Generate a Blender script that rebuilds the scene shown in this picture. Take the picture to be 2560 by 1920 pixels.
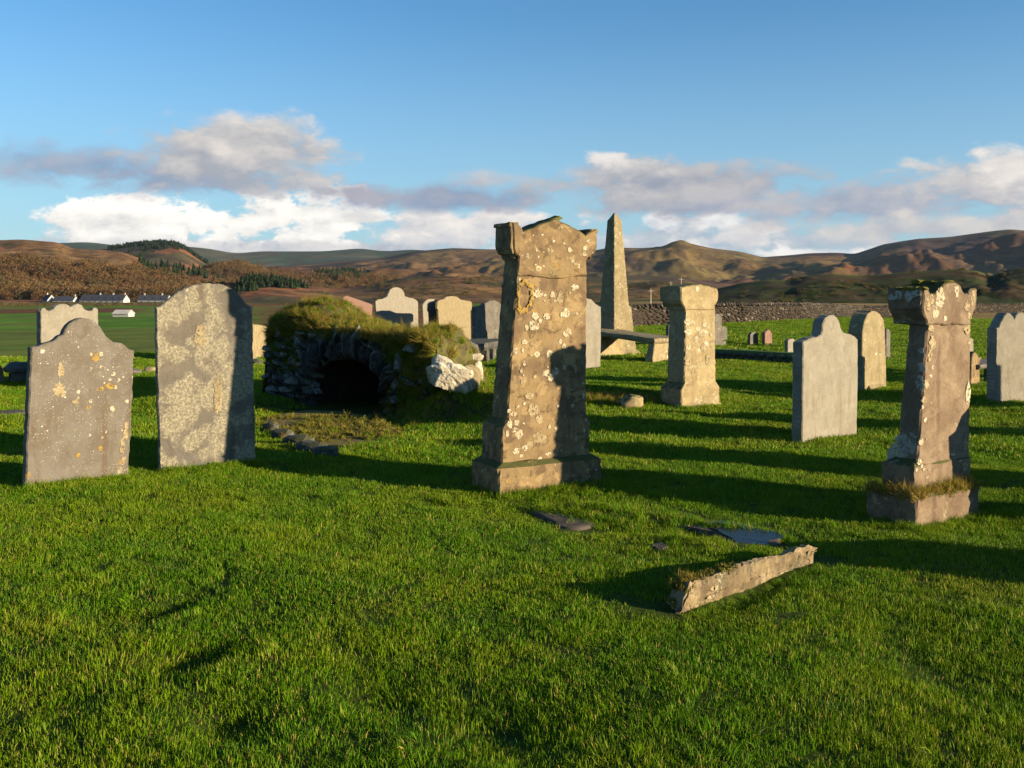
import bpy, bmesh, math, random
import numpy as np
from mathutils import Vector, Matrix

# ------------------------------------------------------------------ clear
for o in list(bpy.data.objects):
    bpy.data.objects.remove(o)
scene = bpy.context.scene
C = scene.collection
R = math.radians
random.seed(7)
rng = np.random.default_rng(11)

# ------------------------------------------------------------------ camera
EYE = 1.6
F = 2459.0                      # focal length, in pixels of a 2560 px wide frame
HX, HY = 1280.0, 720.0          # where the level line of sight meets the frame
cam = bpy.data.cameras.new("camera")
camo = bpy.data.objects.new("camera", cam)
C.objects.link(camo)
camo.location = (0, 0, EYE)
camo.rotation_euler = (R(90), 0, 0)
cam.sensor_width = 36.0
cam.lens = 36.0 * F / 2560.0
cam.shift_y = -240.0 / 2560.0
cam.clip_start = 0.05
cam.clip_end = 20000
scene.camera = camo

# ------------------------------------------------------------------ sun, sky, exposure
SUN_EL = R(11.0)
SUN_AZ = math.atan2(0.92, -0.375)          # clockwise from +Y
sun = bpy.data.lights.new("sun", 'SUN')
sun.energy = 5.0
sun.angle = R(0.55)
sun.color = (1.0, 0.80, 0.53)
suno = bpy.data.objects.new("sun", sun)
C.objects.link(suno)
_d = Vector((math.sin(SUN_AZ) * math.cos(SUN_EL), math.cos(SUN_AZ) * math.cos(SUN_EL), math.sin(SUN_EL)))
suno.rotation_euler = _d.to_track_quat('Z', 'Y').to_euler()
suno.location = _d * 60
scene.view_settings.view_transform = 'Standard'
scene.view_settings.look = 'None'
scene.view_settings.gamma = 1.0
scene.view_settings.exposure = 1.45
scene.view_settings.use_curve_mapping = False
scene.render.engine = 'CYCLES'
scene.cycles.use_denoising = True
scene.cycles.use_adaptive_sampling = True
scene.cycles.adaptive_threshold = 0.02
scene.cycles.max_bounces = 6
scene.cycles.diffuse_bounces = 3
scene.cycles.transmission_bounces = 4
scene.cycles.volume_bounces = 0


class NT:
    """short hand for building node trees"""
    def __init__(self, tree):
        self.t = tree
        self.n = tree.nodes
        self.l = tree.links

    def node(self, typ, **kw):
        nd = self.n.new(typ)
        for k, v in kw.items():
            setattr(nd, k, v)
        return nd

    def put(self, sock, v):
        if v is None:
            return
        if isinstance(v, bpy.types.NodeSocket):
            self.l.new(v, sock)
        elif isinstance(v, (tuple, list)):
            n = len(sock.default_value)
            v = tuple(v) + (1.0,) * (n - len(v))
            sock.default_value = v[:n]
        else:
            sock.default_value = v

    def m(self, op, a, b=None, c=None, clamp=False):
        nd = self.node('ShaderNodeMath', operation=op, use_clamp=clamp)
        for i, v in enumerate((a, b, c)):
            self.put(nd.inputs[i], v)
        return nd.outputs[0]

    def v(self, op, a, b=None, s=None):
        nd = self.node('ShaderNodeVectorMath', operation=op)
        self.put(nd.inputs[0], a)
        if b is not None:
            self.put(nd.inputs[1], b)
        if s is not None:
            self.put(nd.inputs['Scale'], s)
        return nd.outputs[0]

    def mix(self, f, a, b, blend='MIX'):
        nd = self.node('ShaderNodeMix', data_type='RGBA', blend_type=blend)
        self.put(nd.inputs[0], f)
        self.put(nd.inputs[6], a)
        self.put(nd.inputs[7], b)
        return nd.outputs[2]

    def step(self, x, lo, hi, a=0.0, b=1.0):
        nd = self.node('ShaderNodeMapRange', interpolation_type='SMOOTHSTEP')
        self.put(nd.inputs[0], x)
        for i, q in enumerate((lo, hi, a, b)):
            self.put(nd.inputs[i + 1], q)
        return nd.outputs[0]

    def noise(self, vec, scale, detail=4.0, rough=0.55, dist=0.0, out=0):
        nd = self.node('ShaderNodeTexNoise')
        self.put(nd.inputs['Vector'], vec)
        nd.inputs['Scale'].default_value = scale
        nd.inputs['Detail'].default_value = detail
        nd.inputs['Roughness'].default_value = rough
        nd.inputs['Distortion'].default_value = dist
        return nd.outputs[out]

    def voro(self, vec, scale, feature='F1', rand=1.0):
        nd = self.node('ShaderNodeTexVoronoi', feature=feature, voronoi_dimensions='2D')
        self.put(nd.inputs['Vector'], vec)
        nd.inputs['Scale'].default_value = scale
        nd.inputs['Randomness'].default_value = rand
        return nd.outputs

    def xyz(self, vec):
        nd = self.node('ShaderNodeSeparateXYZ')
        self.put(nd.inputs[0], vec)
        return nd.outputs

    def vec(self, x, y, z):
        nd = self.node('ShaderNodeCombineXYZ')
        for i, q in enumerate((x, y, z)):
            self.put(nd.inputs[i], q)
        return nd.outputs[0]


def srgb(r, g, b):
    f = lambda c: (c / 255 / 12.92) if c <= 10 else ((c / 255 + 0.055) / 1.055) ** 2.4
    return (f(r), f(g), f(b))


# the sky: clear daylight with banks of low cumulus; clouds are laid out by compass bearing and elevation
def build_world():
    w = bpy.data.worlds.new("World")
    scene.world = w
    w.use_nodes = True
    w.cycles.sampling_method = "NONE"
    T = NT(w.node_tree)
    T.n.clear()
    out = T.node('ShaderNodeOutputWorld')
    bg = T.node('ShaderNodeBackground')
    T.l.new(bg.outputs[0], out.inputs[0])
    sky = T.node('ShaderNodeTexSky', sky_type='NISHITA')
    sky.sun_disc = False
    sky.sun_elevation = SUN_EL
    sky.sun_rotation = SUN_AZ
    sky.air_density = 1.0
    sky.dust_density = 0.2
    sky.ozone_density = 3.0
    SK = 0.05
    bg.inputs[1].default_value = SK
    d = T.v('NORMALIZE', T.node('ShaderNodeTexCoord').outputs['Generated'])
    x, y, z = T.xyz(d)
    az = T.m('ARCTAN2', x, y)
    el = T.m('ARCSINE', z)
    base = T.mix(1.0, sky.outputs[0], (0.80, 1.22, 1.44), 'MULTIPLY')
    # fbm of the cloud field and the same field a little nearer the sun: their difference models the billows
    def fld(off, sc, det):
        p = T.v('ADD', d, off)
        p = T.v('MULTIPLY', p, (1.0, 1.0, 1.9))
        return T.noise(p, sc, det, 0.60, 0.15)
    n_a = fld((0, 0, 0), 8.0, 8.0)
    n_b = fld((0.012, -0.004, 0.014), 8.0, 8.0)
    n_f = fld((3.1, 0, 0), 24.0, 7.0)
    n_g = fld((3.112, -0.003, 0.010), 24.0, 7.0)
    relief = T.m('ADD', T.m('MULTIPLY', T.m('SUBTRACT', n_a, n_b), 3.6), T.m('MULTIPLY_ADD', T.m('SUBTRACT', n_f, n_g), 1.7, 0.5))
    fine = T.m('SUBTRACT', n_f, 0.5)
    rag = T.m('ADD', T.m('MULTIPLY', T.m('SUBTRACT', n_a, 0.5), 3.0), T.m('MULTIPLY', fine, 3.2))
    col = base
    gain = 0.40 / SK
    SH = (0.30, 0.34, 0.46)
    def tone(c, k=1.0):
        return tuple(q * gain * k for q in c)
    # thin high horizon veil all round
    veil = T.m('MULTIPLY', T.step(el, R(17), R(1)), 0.60)
    col = T.mix(veil, col, tone((0.37, 0.54, 0.70), 1.0))
    # scattered cloud all the way round the horizon
    n_l = T.noise(T.v('MULTIPLY', d, (1.0, 1.0, 4.0)), 3.2, 6.0, 0.55, 0.3)
    band = T.m('MULTIPLY', T.step(el, R(0.3), R(2.0)), T.step(el, R(11), R(5)))
    front = T.m('MULTIPLY', T.step(T.m('ABSOLUTE', az), R(36), R(29)), 1.0)
    a0 = T.m('MULTIPLY', T.m('MULTIPLY', T.step(n_l, 0.50, 0.64), band), T.m('SUBTRACT', 1.0, front))
    col = T.mix(a0, col, T.mix(T.m('ADD', relief, 0.0, clamp=True), tone(SH), tone((0.72, 0.66, 0.62))))
    # banks: x, y (frame px of the bank's middle), half width, half height up, half height down, shade, light, edge softness, raggedness, opacity
    def cloud(col, px, py, w, hu, hd, sh, li, soft=0.35, k=0.55, op=1.0, vg=0.25, bias=0.0):
        w, hu, hd = w * 1.12, hu * 1.04, hd * 1.15
        soft = soft * 1.15
        k = k * 1.25
        a = math.atan((px - HX) / F)
        e = math.atan((HY - py) / F)
        dx = T.m('DIVIDE', T.m('SUBTRACT', az, a), w / F)
        dz = T.m('SUBTRACT', el, e)
        dz = T.m('ADD', T.m('DIVIDE', T.m('MAXIMUM', dz, 0.0), hu / F), T.m('DIVIDE', T.m('MINIMUM', dz, 0.0), hd / F))
        r = T.m('SQRT', T.m('ADD', T.m('MULTIPLY', dx, dx), T.m('MULTIPLY', dz, dz)))
        dens = T.m('ADD', T.m('SUBTRACT', 1.0, r), T.m('MULTIPLY', rag, k))
        al = T.m('MULTIPLY', T.step(dens, 0.0, soft), op)
        t = T.m('ADD', relief, T.m('MULTIPLY_ADD', dz, vg, bias), clamp=True)
        return T.mix(al, col, T.mix(t, tone(sh), tone(li)))
    W1 = (1.05, 1.00, 0.92)
    W2 = (0.86, 0.80, 0.74)
    LI = (0.60, 0.575, 0.555)
    GR = (0.36, 0.36, 0.43)
    BL = (0.22, 0.31, 0.46)
    # low grey layer along the hills
    col = cloud(col, 650, 625, 900, 40, 40, (0.36, 0.40, 0.48), (0.62, 0.62, 0.63), 0.5, 0.5)
    col = cloud(col, 1900, 605, 700, 60, 60, (0.34, 0.40, 0.50), (0.58, 0.58, 0.60), 0.6, 0.6, 0.85)
    # bright white bank on the left
    col = cloud(col, 1180, 570, 330, 60, 70, (0.50, 0.52, 0.57), W2, 0.45, 0.6)
    col = cloud(col, 270, 580, 150, 70, 60, (0.62, 0.60, 0.60), W1, 0.35, 0.6, 1, 0.3, 0.1)
    col = cloud(col, 560, 560, 320, 80, 75, (0.70, 0.68, 0.66), W1, 0.40, 0.85, 1, 0.35, 0.18)
    col = cloud(col, 790, 560, 150, 75, 70, (0.72, 0.70, 0.68), W1, 0.40, 0.85, 1, 0.35, 0.18)
    col = cloud(col, 930, 545, 70, 22, 24, (0.7, 0.68, 0.66), W1, 0.35, 0.5)
    col = cloud(col, 640, 640, 500, 42, 40, (0.42, 0.45, 0.52), (0.66, 0.64, 0.63), 0.5, 0.6, 0.9)
    # small white puffs right of the obelisk
    col = cloud(col, 1645, 555, 48, 28, 22, (0.6, 0.62, 0.66), W1, 0.5, 0.6, 1, 0.3, 0.2)
    col = cloud(col, 1800, 556, 60, 28, 22, (0.6, 0.62, 0.66), W1, 0.5, 0.6, 1, 0.3, 0.2)
    col = cloud(col, 1860, 600, 130, 40, 50, (0.58, 0.58, 0.60), (0.92, 0.86, 0.80), 0.5, 0.6, 0.95, 0.3, 0.1)
    col = cloud(col, 1990, 640, 260, 22, 30, (0.6, 0.6, 0.62), (0.9, 0.86, 0.82), 0.5, 0.6, 0.9, 0.3, 0.1)
    # blue grey and lilac cloud above
    col = cloud(col, 170, 435, 340, 60, 55, BL, (0.38, 0.41, 0.49), 0.8, 0.4, 0.85)
    col = cloud(col, 470, 465, 330, 60, 45, (0.25, 0.30, 0.42), GR, 0.7, 0.45, 0.85)
    col = cloud(col, 600, 400, 260, 84, 95, (0.36, 0.38, 0.43), LI, 0.5, 0.42, 1.0, 0.3, 0.0)
    col = cloud(col, 640, 350, 190, 60, 70, (0.44, 0.44, 0.46), (0.72, 0.67, 0.62), 0.6, 0.42, 0.9, 0.3, 0.0)
    col = cloud(col, 1130, 500, 340, 50, 36, BL, (0.37, 0.37, 0.44), 0.6, 0.4, 0.95)
    col = cloud(col, 1225, 448, 110, 30, 30, (0.42, 0.42, 0.46), (0.62, 0.58, 0.56), 0.9, 0.4, 0.8)
    col = cloud(col, 1640, 470, 400, 75, 72, (0.30, 0.33, 0.41), (0.50, 0.485, 0.49), 0.5, 0.42, 1.0)
    col = cloud(col, 1520, 430, 150, 52, 70, (0.38, 0.39, 0.44), (0.64, 0.61, 0.58), 0.6, 0.45, 0.95)
    col = cloud(col, 1510, 402, 70, 30, 36, (0.6, 0.57, 0.56), W2, 0.6, 0.5, 0.9)
    col = cloud(col, 2180, 520, 400, 70, 60, (0.30, 0.35, 0.46), (0.48, 0.47, 0.50), 0.6, 0.45, 0.95)
    col = cloud(col, 2330, 580, 460, 40, 40, (0.44, 0.44, 0.48), (0.66, 0.62, 0.58), 0.6, 0.5, 0.9)
    col = cloud(col, 2500, 480, 230, 70, 60, (0.40, 0.41, 0.46), (0.68, 0.64, 0.60), 0.5, 0.45, 1.0)
    col = cloud(col, 2520, 440, 95, 45, 50, (0.6, 0.56, 0.55), W2, 0.6, 0.45, 0.95, 0.3, 0.1)
    T.l.new(col, bg.inputs[0])


build_world()

# ------------------------------------------------------------------ noise and land form
_tab = np.random.default_rng(5).random((256, 256))


def vn(x, y, seed=0):
    x = np.asarray(x, float) + seed * 17.31
    y = np.asarray(y, float) + seed * 9.77
    xi = np.floor(x).astype(int)
    yi = np.floor(y).astype(int)
    fx = x - xi
    fy = y - yi
    fx = fx * fx * (3 - 2 * fx)
    fy = fy * fy * (3 - 2 * fy)
    g = lambda i, j: _tab[i & 255, j & 255]
    return (g(xi, yi) * (1 - fx) + g(xi + 1, yi) * fx) * (1 - fy) + (g(xi, yi + 1) * (1 - fx) + g(xi + 1, yi + 1) * fx) * fy - 0.5


def fbm(x, y, oct=4, seed=0, gain=0.5):
    a, s, t = 1.0, 0.0, 1.0
    for k in range(oct):
        s = s + a * vn(np.asarray(x) * t, np.asarray(y) * t, seed + k)
        a *= gain
        t *= 2.03
    return s


def sst(x, a, b):
    t = np.clip((np.asarray(x, float) - a) / (b - a), 0, 1)
    return t * t * (3 - 2 * t)


def gau(x, y, cx, cy, rx, ry, ang=0.0):
    ca, sa = math.cos(ang), math.sin(ang)
    dx, dy = x - cx, y - cy
    return np.exp(-((dx * ca + dy * sa) / rx) ** 2 - ((-dx * sa + dy * ca) / ry) ** 2)


# dents and swellings of the turf: x, y, radius x, radius y, height, turn
DENTS = []
HOLES = []          # outlines on the ground where no lawn grows


def H(x, y):
    x = np.asarray(x, float)
    y = np.asarray(y, float)
    r = np.hypot(x, y)
    u = x / np.maximum(np.abs(y), 0.5)
    near = 1 - sst(r, 40, 90)
    z = near * (0.050 * vn(x / 1.7, y / 1.7, 1) + 0.05 * vn(x / 3.9, y / 3.9, 2) + 0.036 * vn(x / 0.62, y / 0.62, 3))
    z = z * sst(r, 0.5, 3.0)
    # bank beside the burial vault, worn hollow before it, terrace behind the lichened boulder
    z = z + 0.62 * gau(x, y, -0.84, 12.75, 0.42, 0.50) + 0.20 * gau(x, y, -0.25, 12.5, 0.55, 0.5) + 0.20 * gau(x, y, -0.74, 12.08, 0.30, 0.20)
    z = z + 0.20 * gau(x, y, 1.15, 14.2, 1.5, 0.75)
    z = z - 0.13 * gau(x, y, -1.9, 12.2, 1.1, 0.6, -0.7) + 0.12 * gau(x, y, -4.2, 13.6, 0.9, 0.9)
    for (cx, cy, rx, ry, h, a) in DENTS:
        z = z + h * gau(x, y, cx, cy, rx, ry, a)
    # beyond the graveyard the land falls away, most on the left
    lf = 1 - sst(u, -0.05, 0.16)
    edge = 21 + 25 * (1 - lf)
    z = z - sst(r, edge, edge + 42) * (3.0 * lf + 0.7 * (1 - lf))
    z = z - np.clip(r - 75, 0, 700) * (0.0100 * lf + 0.0075 * (1 - lf))
    z = z + sst(r, 60, 160) * 0.8 * fbm(x / 60, y / 60, 3, 8)
    return z


def ray(px, py):
    return np.array([(px - HX) / F, 1.0, (HY - py) / F])


def G(px, py, far=900.0):
    """where the line of sight through a photograph pixel meets the land"""
    d = ray(px, py)
    t = np.geomspace(2.0, far, 6000)
    zz = EYE + d[2] * t
    h = H(d[0] * t, t)
    below = np.nonzero(zz < h)[0]
    if len(below) == 0:
        i = len(t) - 1
    else:
        i = below[0]
    a, b = t[max(i - 1, 0)], t[i]
    for _ in range(30):
        m_ = (a + b) / 2
        if EYE + d[2] * m_ < float(H(d[0] * m_, m_)):
            b = m_
        else:
            a = m_
    return np.array([d[0] * b, b, float(H(d[0] * b, b))])


def dent(px, py, rx, ry, h, a=0.0):
    p = G(px, py)
    DENTS.append((p[0], p[1], rx, ry, h, a))


for a_ in [(480, 1640, 0.17, 0.22, -0.070, -0.5), (250, 1530, 0.2, 0.2, -0.04, -0.6), (560, 1800, 0.16, 0.18, -0.06, 0.3),
           (120, 1760, 0.22, 0.24, -0.02, -0.7), (1880, 1488, 0.42, 0.13, -0.045, 0.8), (1240, 1830, 0.2, 0.25, -0.04, 0.4), (960, 1740, 0.15, 0.2, -0.03, 0.3),
           (430, 1520, 0.10, 0.2, -0.05, -0.5), (1100, 1262, 0.10, 0.10, -0.05, 0.0), (2350, 1700, 0.3, 0.4, -0.03, 0.0),
           (820, 1480, 0.5, 0.5, 0.035, 0.0), (1650, 1760, 0.5, 0.3, 0.03, 0.0), (1530, 1290, 0.35, 0.2, 0.06, -0.5),
           (1790, 1335, 0.62, 0.16, -0.055, -0.2), (1420, 1300, 0.28, 0.14, -0.02, -0.3)]:
    dent(*a_)

# ------------------------------------------------------------------ object helpers
def tag(o, label=None, cat=None, group=None, kind=None):
    for k, v in (("label", label), ("category", cat), ("group", group), ("kind", kind)):
        if v:
            o[k] = v
    return o


def mesh(name, verts, faces, mat=None, smooth=False):
    me = bpy.data.meshes.new(name)
    me.from_pydata([tuple(map(float, v)) for v in verts], [], [tuple(map(int, f)) for f in faces])
    if mat:
        me.materials.append(mat)
    if smooth:
        me.polygons.foreach_set("use_smooth", np.ones(len(me.polygons), bool))
    me.update()
    return me


def obj(name, me, parent=None, loc=None, rot=None, scale=None):
    o = bpy.data.objects.new(name, me)
    C.objects.link(o)
    if parent:
        o.parent = parent
    if loc is not None:
        o.location = tuple(map(float, loc))
    if rot is not None:
        o.rotation_euler = rot
    if scale is not None:
        o.scale = scale
    return o


def empty(name, loc, rz=0.0):
    o = obj(name, None, None, loc, (0, 0, rz))
    o.empty_display_size = 0.2
    return o


def fastmesh(name, verts, tris, mat, smooth=False):
    """large triangle or quad meshes straight from arrays"""
    verts = np.ascontiguousarray(verts, np.float32)
    tris = np.ascontiguousarray(tris, np.int32)
    k = tris.shape[1]
    me = bpy.data.meshes.new(name)
    me.vertices.add(len(verts))
    me.vertices.foreach_set("co", verts.ravel())
    me.loops.add(tris.size)
    me.loops.foreach_set("vertex_index", tris.ravel())
    me.polygons.add(len(tris))
    me.polygons.foreach_set("loop_start", np.arange(0, tris.size, k, dtype=np.int32))
    me.polygons.foreach_set("use_smooth", np.full(len(tris), smooth))
    me.update(calc_edges=True)
    if mat:
        me.materials.append(mat)
    return me


def gridfaces(nu, nv):
    i = np.arange(nu - 1)[:, None] * nv + np.arange(nv - 1)[None, :]
    i = i.ravel()
    return np.stack([i, i + nv, i + nv + 1, i + 1], 1)


def setcol(me, cols, name="cover"):
    at = me.color_attributes.new(name, 'FLOAT_COLOR', 'POINT')
    c4 = np.ones((len(me.vertices), 4), np.float32)
    c4[:, :3] = cols
    at.data.foreach_set("color", c4.ravel())


_sc_id = [0]


def scatter(name, pts, rots, scl, pid, protos, parent=None):
    """one object that repeats small meshes over many points"""
    pts = np.asarray(pts, np.float32)
    me = bpy.data.meshes.new(name)
    me.vertices.add(len(pts))
    me.vertices.foreach_set("co", pts.ravel())
    for nm, ty, dat in (("rot", 'FLOAT_VECTOR', rots), ("scl", 'FLOAT_VECTOR', scl), ("pid", 'INT', pid)):
        at = me.attributes.new(nm, ty, 'POINT')
        dat = np.asarray(dat, np.int32 if ty == 'INT' else np.float32)
        at.data.foreach_set("value" if ty == 'INT' else "vector", dat.ravel())
    o = obj(name, me, parent)
    g = bpy.data.node_groups.new("scatter", 'GeometryNodeTree')
    g.interface.new_socket('Geometry', in_out='INPUT', socket_type='NodeSocketGeometry')
    g.interface.new_socket('Geometry', in_out='OUTPUT', socket_type='NodeSocketGeometry')
    gi = g.nodes.new('NodeGroupInput')
    go = g.nodes.new('NodeGroupOutput')
    jn = g.nodes.new('GeometryNodeJoinGeometry')
    def attr(nm, ty):
        a = g.nodes.new('GeometryNodeInputNamedAttribute')
        a.data_type = ty
        a.inputs['Name'].default_value = nm
        return a.outputs['Attribute']
    ra, sa, pa = attr("rot", 'FLOAT_VECTOR'), attr("scl", 'FLOAT_VECTOR'), attr("pid", 'INT')
    for k, pm in enumerate(protos):
        po = bpy.data.objects.new(name + "_unit", pm)
        oi = g.nodes.new('GeometryNodeObjectInfo')
        oi.inputs['Object'].default_value = po
        oi.inputs['As Instance'].default_value = True
        cp = g.nodes.new('FunctionNodeCompare')
        cp.data_type = 'INT'
        cp.operation = 'EQUAL'
        ii = [s for s in cp.inputs if s.type == 'INT']
        g.links.new(pa, ii[0])
        ii[1].default_value = k
        ip = g.nodes.new('GeometryNodeInstanceOnPoints')
        g.links.new(gi.outputs[0], ip.inputs['Points'])
        g.links.new(cp.outputs[0], ip.inputs['Selection'])
        g.links.new(oi.outputs['Geometry'], ip.inputs['Instance'])
        g.links.new(ra, ip.inputs['Rotation'])
        g.links.new(sa, ip.inputs['Scale'])
        g.links.new(ip.outputs[0], jn.inputs[0])
    g.links.new(jn.outputs[0], go.inputs[0])
    md = o.modifiers.new("scatter", 'NODES')
    md.node_group = g
    return o


# ------------------------------------------------------------------ materials
def newmat(name):
    m = bpy.data.materials.new(name)
    m.use_nodes = True
    T = NT(m.node_tree)
    T.n.clear()
    out = T.node('ShaderNodeOutputMaterial')
    bs = T.node('ShaderNodeBsdfPrincipled')
    T.l.new(bs.outputs[0], out.inputs[0])
    bs.inputs['Roughness'].default_value = 0.9
    bs.inputs['Specular IOR Level'].default_value = 0.25
    return m, T, bs, out


def bump(T, bs, h, strength=0.5, dist=0.01):
    b = T.node('ShaderNodeBump')
    b.inputs['Strength'].default_value = strength
    b.inputs['Distance'].default_value = dist
    T.put(b.inputs['Height'], h)
    T.l.new(b.outputs[0], bs.inputs['Normal'])


def stone_mat(name, c1, c2, stain=(0.10, 0.065, 0.035), stain_amt=0.4, crust=None, crust_amt=0.0, spot=None, spot_amt=0.0,
              speck=None, speck_amt=0.0, och=None, och_amt=0.0, grain=1.0, moss_top=0.0, spot_scale=11.0, crust_scale=5.0, mottle=0.4):
    """weathered stone: two mottled tones, run stains, crusty lichen, round lichen rosettes, fine specks, ochre patches"""
    K = 0.58
    c1, c2, stain = [tuple(q * K for q in c) for c in (c1, c2, stain)]
    crust, spot, speck, och = [c and tuple(q * (K + 0.10) for q in c) for c in (crust, spot, speck, och)]
    m, T, bs, out = newmat(name)
    tc = T.node('ShaderNodeTexCoord')
    p0 = tc.outputs['Object']
    ofs = T.m('MULTIPLY', T.node('ShaderNodeObjectInfo').outputs['Random'], 0.0)
    p = T.v('ADD', p0, T.vec(ofs, ofs, ofs))
    q = T.xyz(p)
    p2 = T.vec(T.m('MULTIPLY_ADD', q[1], 0.8, q[0]), T.m('MULTIPLY_ADD', q[1], 0.45, q[2]), 0.0)
    n1 = T.noise(p, 3.5, 5, 0.6)
    n2 = T.noise(p, 70.0, 4, 0.65)
    n3 = T.noise(p, 17.0, 5, 0.6)
    col = T.mix(T.step(n1, 0.40, 0.60), c1, c2)
    # stains run down the face
    sv = T.v('MULTIPLY', p, (8.0, 8.0, 1.1))
    st = T.step(T.noise(sv, 1.0, 4, 0.6, 0.4), 0.52, 0.72)
    col = T.mix(T.m('MULTIPLY', st, stain_amt), col, stain)
    col = T.mix(T.m('MULTIPLY', T.step(n3, 0.55, 0.75), 0.35), col, stain)
    mo = T.step(T.noise(p, 9.0, 7, 0.62, 0.5), 0.53, 0.60)
    col = T.mix(T.m('MULTIPLY', mo, mottle), col, tuple(a_ * 0.5 + b_ * 0.35 for a_, b_ in zip(c2, stain)))
    mo2 = T.step(T.noise(T.v('ADD', p, (7.0, 3.0, 1.0)), 7.0, 7, 0.6, 0.5), 0.55, 0.60)
    col = T.mix(T.m('MULTIPLY', mo2, mottle * 0.7), col, tuple(min(a_ * 1.5, 0.6) for a_ in c1))
    hgt = T.m('MULTIPLY', n2, 0.35)
    hgt = T.m('ADD', hgt, T.m('MULTIPLY', n3, 0.7))
    if crust:
        cn = T.noise(p, crust_scale, 9, 0.68, 0.3)
        mk = T.step(cn, 0.62 - 0.22 * crust_amt, 0.70 - 0.22 * crust_amt)
        gap = T.step(T.noise(p, 44.0, 5, 0.7), 0.40, 0.56)
        mk = T.m('MULTIPLY', mk, T.m('MULTIPLY_ADD', gap, 0.75, 0.2))
        cc = T.mix(T.step(T.noise(p, 30.0, 3, 0.6), 0.35, 0.65), crust, tuple(q * 0.72 for q in crust))
        col = T.mix(mk, col, cc)
        hgt = T.m('ADD', hgt, T.m('MULTIPLY', mk, 0.5))
    if och:
        vo = T.voro(T.v('ADD', p2, T.v('SCALE', T.noise(p, 20, 3, 0.6, 0, 1), s=0.03)), 5.5)
        rr = T.xyz(vo['Color'])
        rad = T.m('MULTIPLY', T.m('SUBTRACT', rr[0], 1.0 - och_amt), 0.9)
        mk = T.step(T.m('SUBTRACT', rad, vo['Distance']), -0.02, 0.06)
        mk = T.m('MULTIPLY', mk, T.step(T.noise(p, 35, 4, 0.65), 0.38, 0.52))
        col = T.mix(T.m('MULTIPLY', mk, 0.85), col, och)
    if spot:
        wob = T.v('SCALE', T.v('SUBTRACT', T.noise(p, 45, 2, 0.5, 0, 1), (0.5, 0.5, 0.5)), s=0.022)
        pw = T.v('ADD', p2, wob)
        where = T.step(T.noise(p, 3.1, 3, 0.5), 0.56 - 0.25 * spot_amt, 0.64 - 0.25 * spot_amt)
        for sc, amt in ((spot_scale, spot_amt), (spot_scale * 2.3, spot_amt * 0.8)):
            vo = T.voro(pw, sc)
            rr = T.xyz(vo['Color'])
            rad = T.m('MULTIPLY', T.m('SUBTRACT', rr[0], 1.0 - amt), 0.75)
            sd = T.m('SUBTRACT', T.m('MINIMUM', rad, 0.36), vo['Distance'])
            mk = T.m('MULTIPLY', T.step(sd, 0.0, 0.035), where)
            ring = T.step(sd, 0.20, 0.08)
            core = T.mix(0.55, spot, c2)
            cc = T.mix(T.m('MAXIMUM', ring, T.step(rr[1], 0.45, 0.55)), core, spot)
            cc = T.mix(T.m('MULTIPLY', T.step(n2, 0.5, 0.7), 0.35), cc, c1)
            col = T.mix(mk, col, cc)
            hgt = T.m('ADD', hgt, T.m('MULTIPLY', mk, 0.35))
    if speck:
        vo = T.voro(T.v('ADD', p2, T.v('SCALE', T.noise(p, 60, 2, 0.5, 0, 1), s=0.012)), 80.0)
        rr = T.xyz(vo['Color'])
        cl = T.step(T.noise(p, 6.0, 4, 0.6), 0.66 - 0.3 * speck_amt, 0.80 - 0.3 * speck_amt)
        rad = T.m('MULTIPLY', T.m('SUBTRACT', rr[0], 1.0 - 0.45 * speck_amt), 0.9)
        mk = T.m('MULTIPLY', T.step(T.m('SUBTRACT', T.m('MINIMUM', rad, 0.34), vo['Distance']), -0.02, 0.08), cl)
        col = T.mix(T.m('MULTIPLY', mk, 0.85), col, speck)
    if moss_top:
        nz = T.xyz(T.node('ShaderNodeNewGeometry').outputs['Normal'])[2]
        mk = T.m('MULTIPLY', T.step(nz, 0.35, 0.75), T.step(T.noise(p, 14, 5, 0.65), 0.62 - moss_top * 0.3, 0.70 - moss_top * 0.3))
        col = T.mix(mk, col, (0.055, 0.060, 0.016))
    fine = T.m('MULTIPLY_ADD', n2, 0.5, 0.75)
    col = T.mix(1.0, col, T.vec(fine, fine, fine), 'MULTIPLY')
    T.l.new(col, bs.inputs['Base Color'])
    bs.inputs['Roughness'].default_value = 0.92
    bump(T, bs, hgt, 0.55 * grain, 0.012)
    return m


S_SLATE = stone_mat("grey_brown_slate", (0.215, 0.195, 0.165), (0.18, 0.155, 0.122), (0.13, 0.085, 0.045), 0.55,
                    crust=(0.42, 0.38, 0.25), crust_amt=0.05, spot=(0.60, 0.57, 0.44), spot_amt=0.30,
                    speck=(0.50, 0.46, 0.33), speck_amt=0.8, och=(0.36, 0.22, 0.05), och_amt=0.16, grain=0.6, mottle=0.2)
S_CRUST = stone_mat("lichen_crusted_slate", (0.19, 0.172, 0.145), (0.215, 0.19, 0.15), (0.13, 0.09, 0.05), 0.45,
                    crust=(0.44, 0.40, 0.28), crust_amt=0.78, spot=(0.50, 0.46, 0.32), spot_amt=0.25,
                    speck=(0.46, 0.42, 0.29), speck_amt=0.5, grain=0.9, crust_scale=3.2)
S_SAND = stone_mat("brown_sandstone", (0.33, 0.235, 0.115), (0.205, 0.140, 0.080), (0.12, 0.075, 0.04), 0.5,
                   crust=(0.36, 0.30, 0.15), crust_amt=0.22, spot=(0.56, 0.51, 0.34), spot_amt=0.34,
                   speck=(0.52, 0.47, 0.32), speck_amt=0.45, och=(0.40, 0.25, 0.05), och_amt=0.16, moss_top=0.9, spot_scale=9.0, mottle=0.8)
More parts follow.
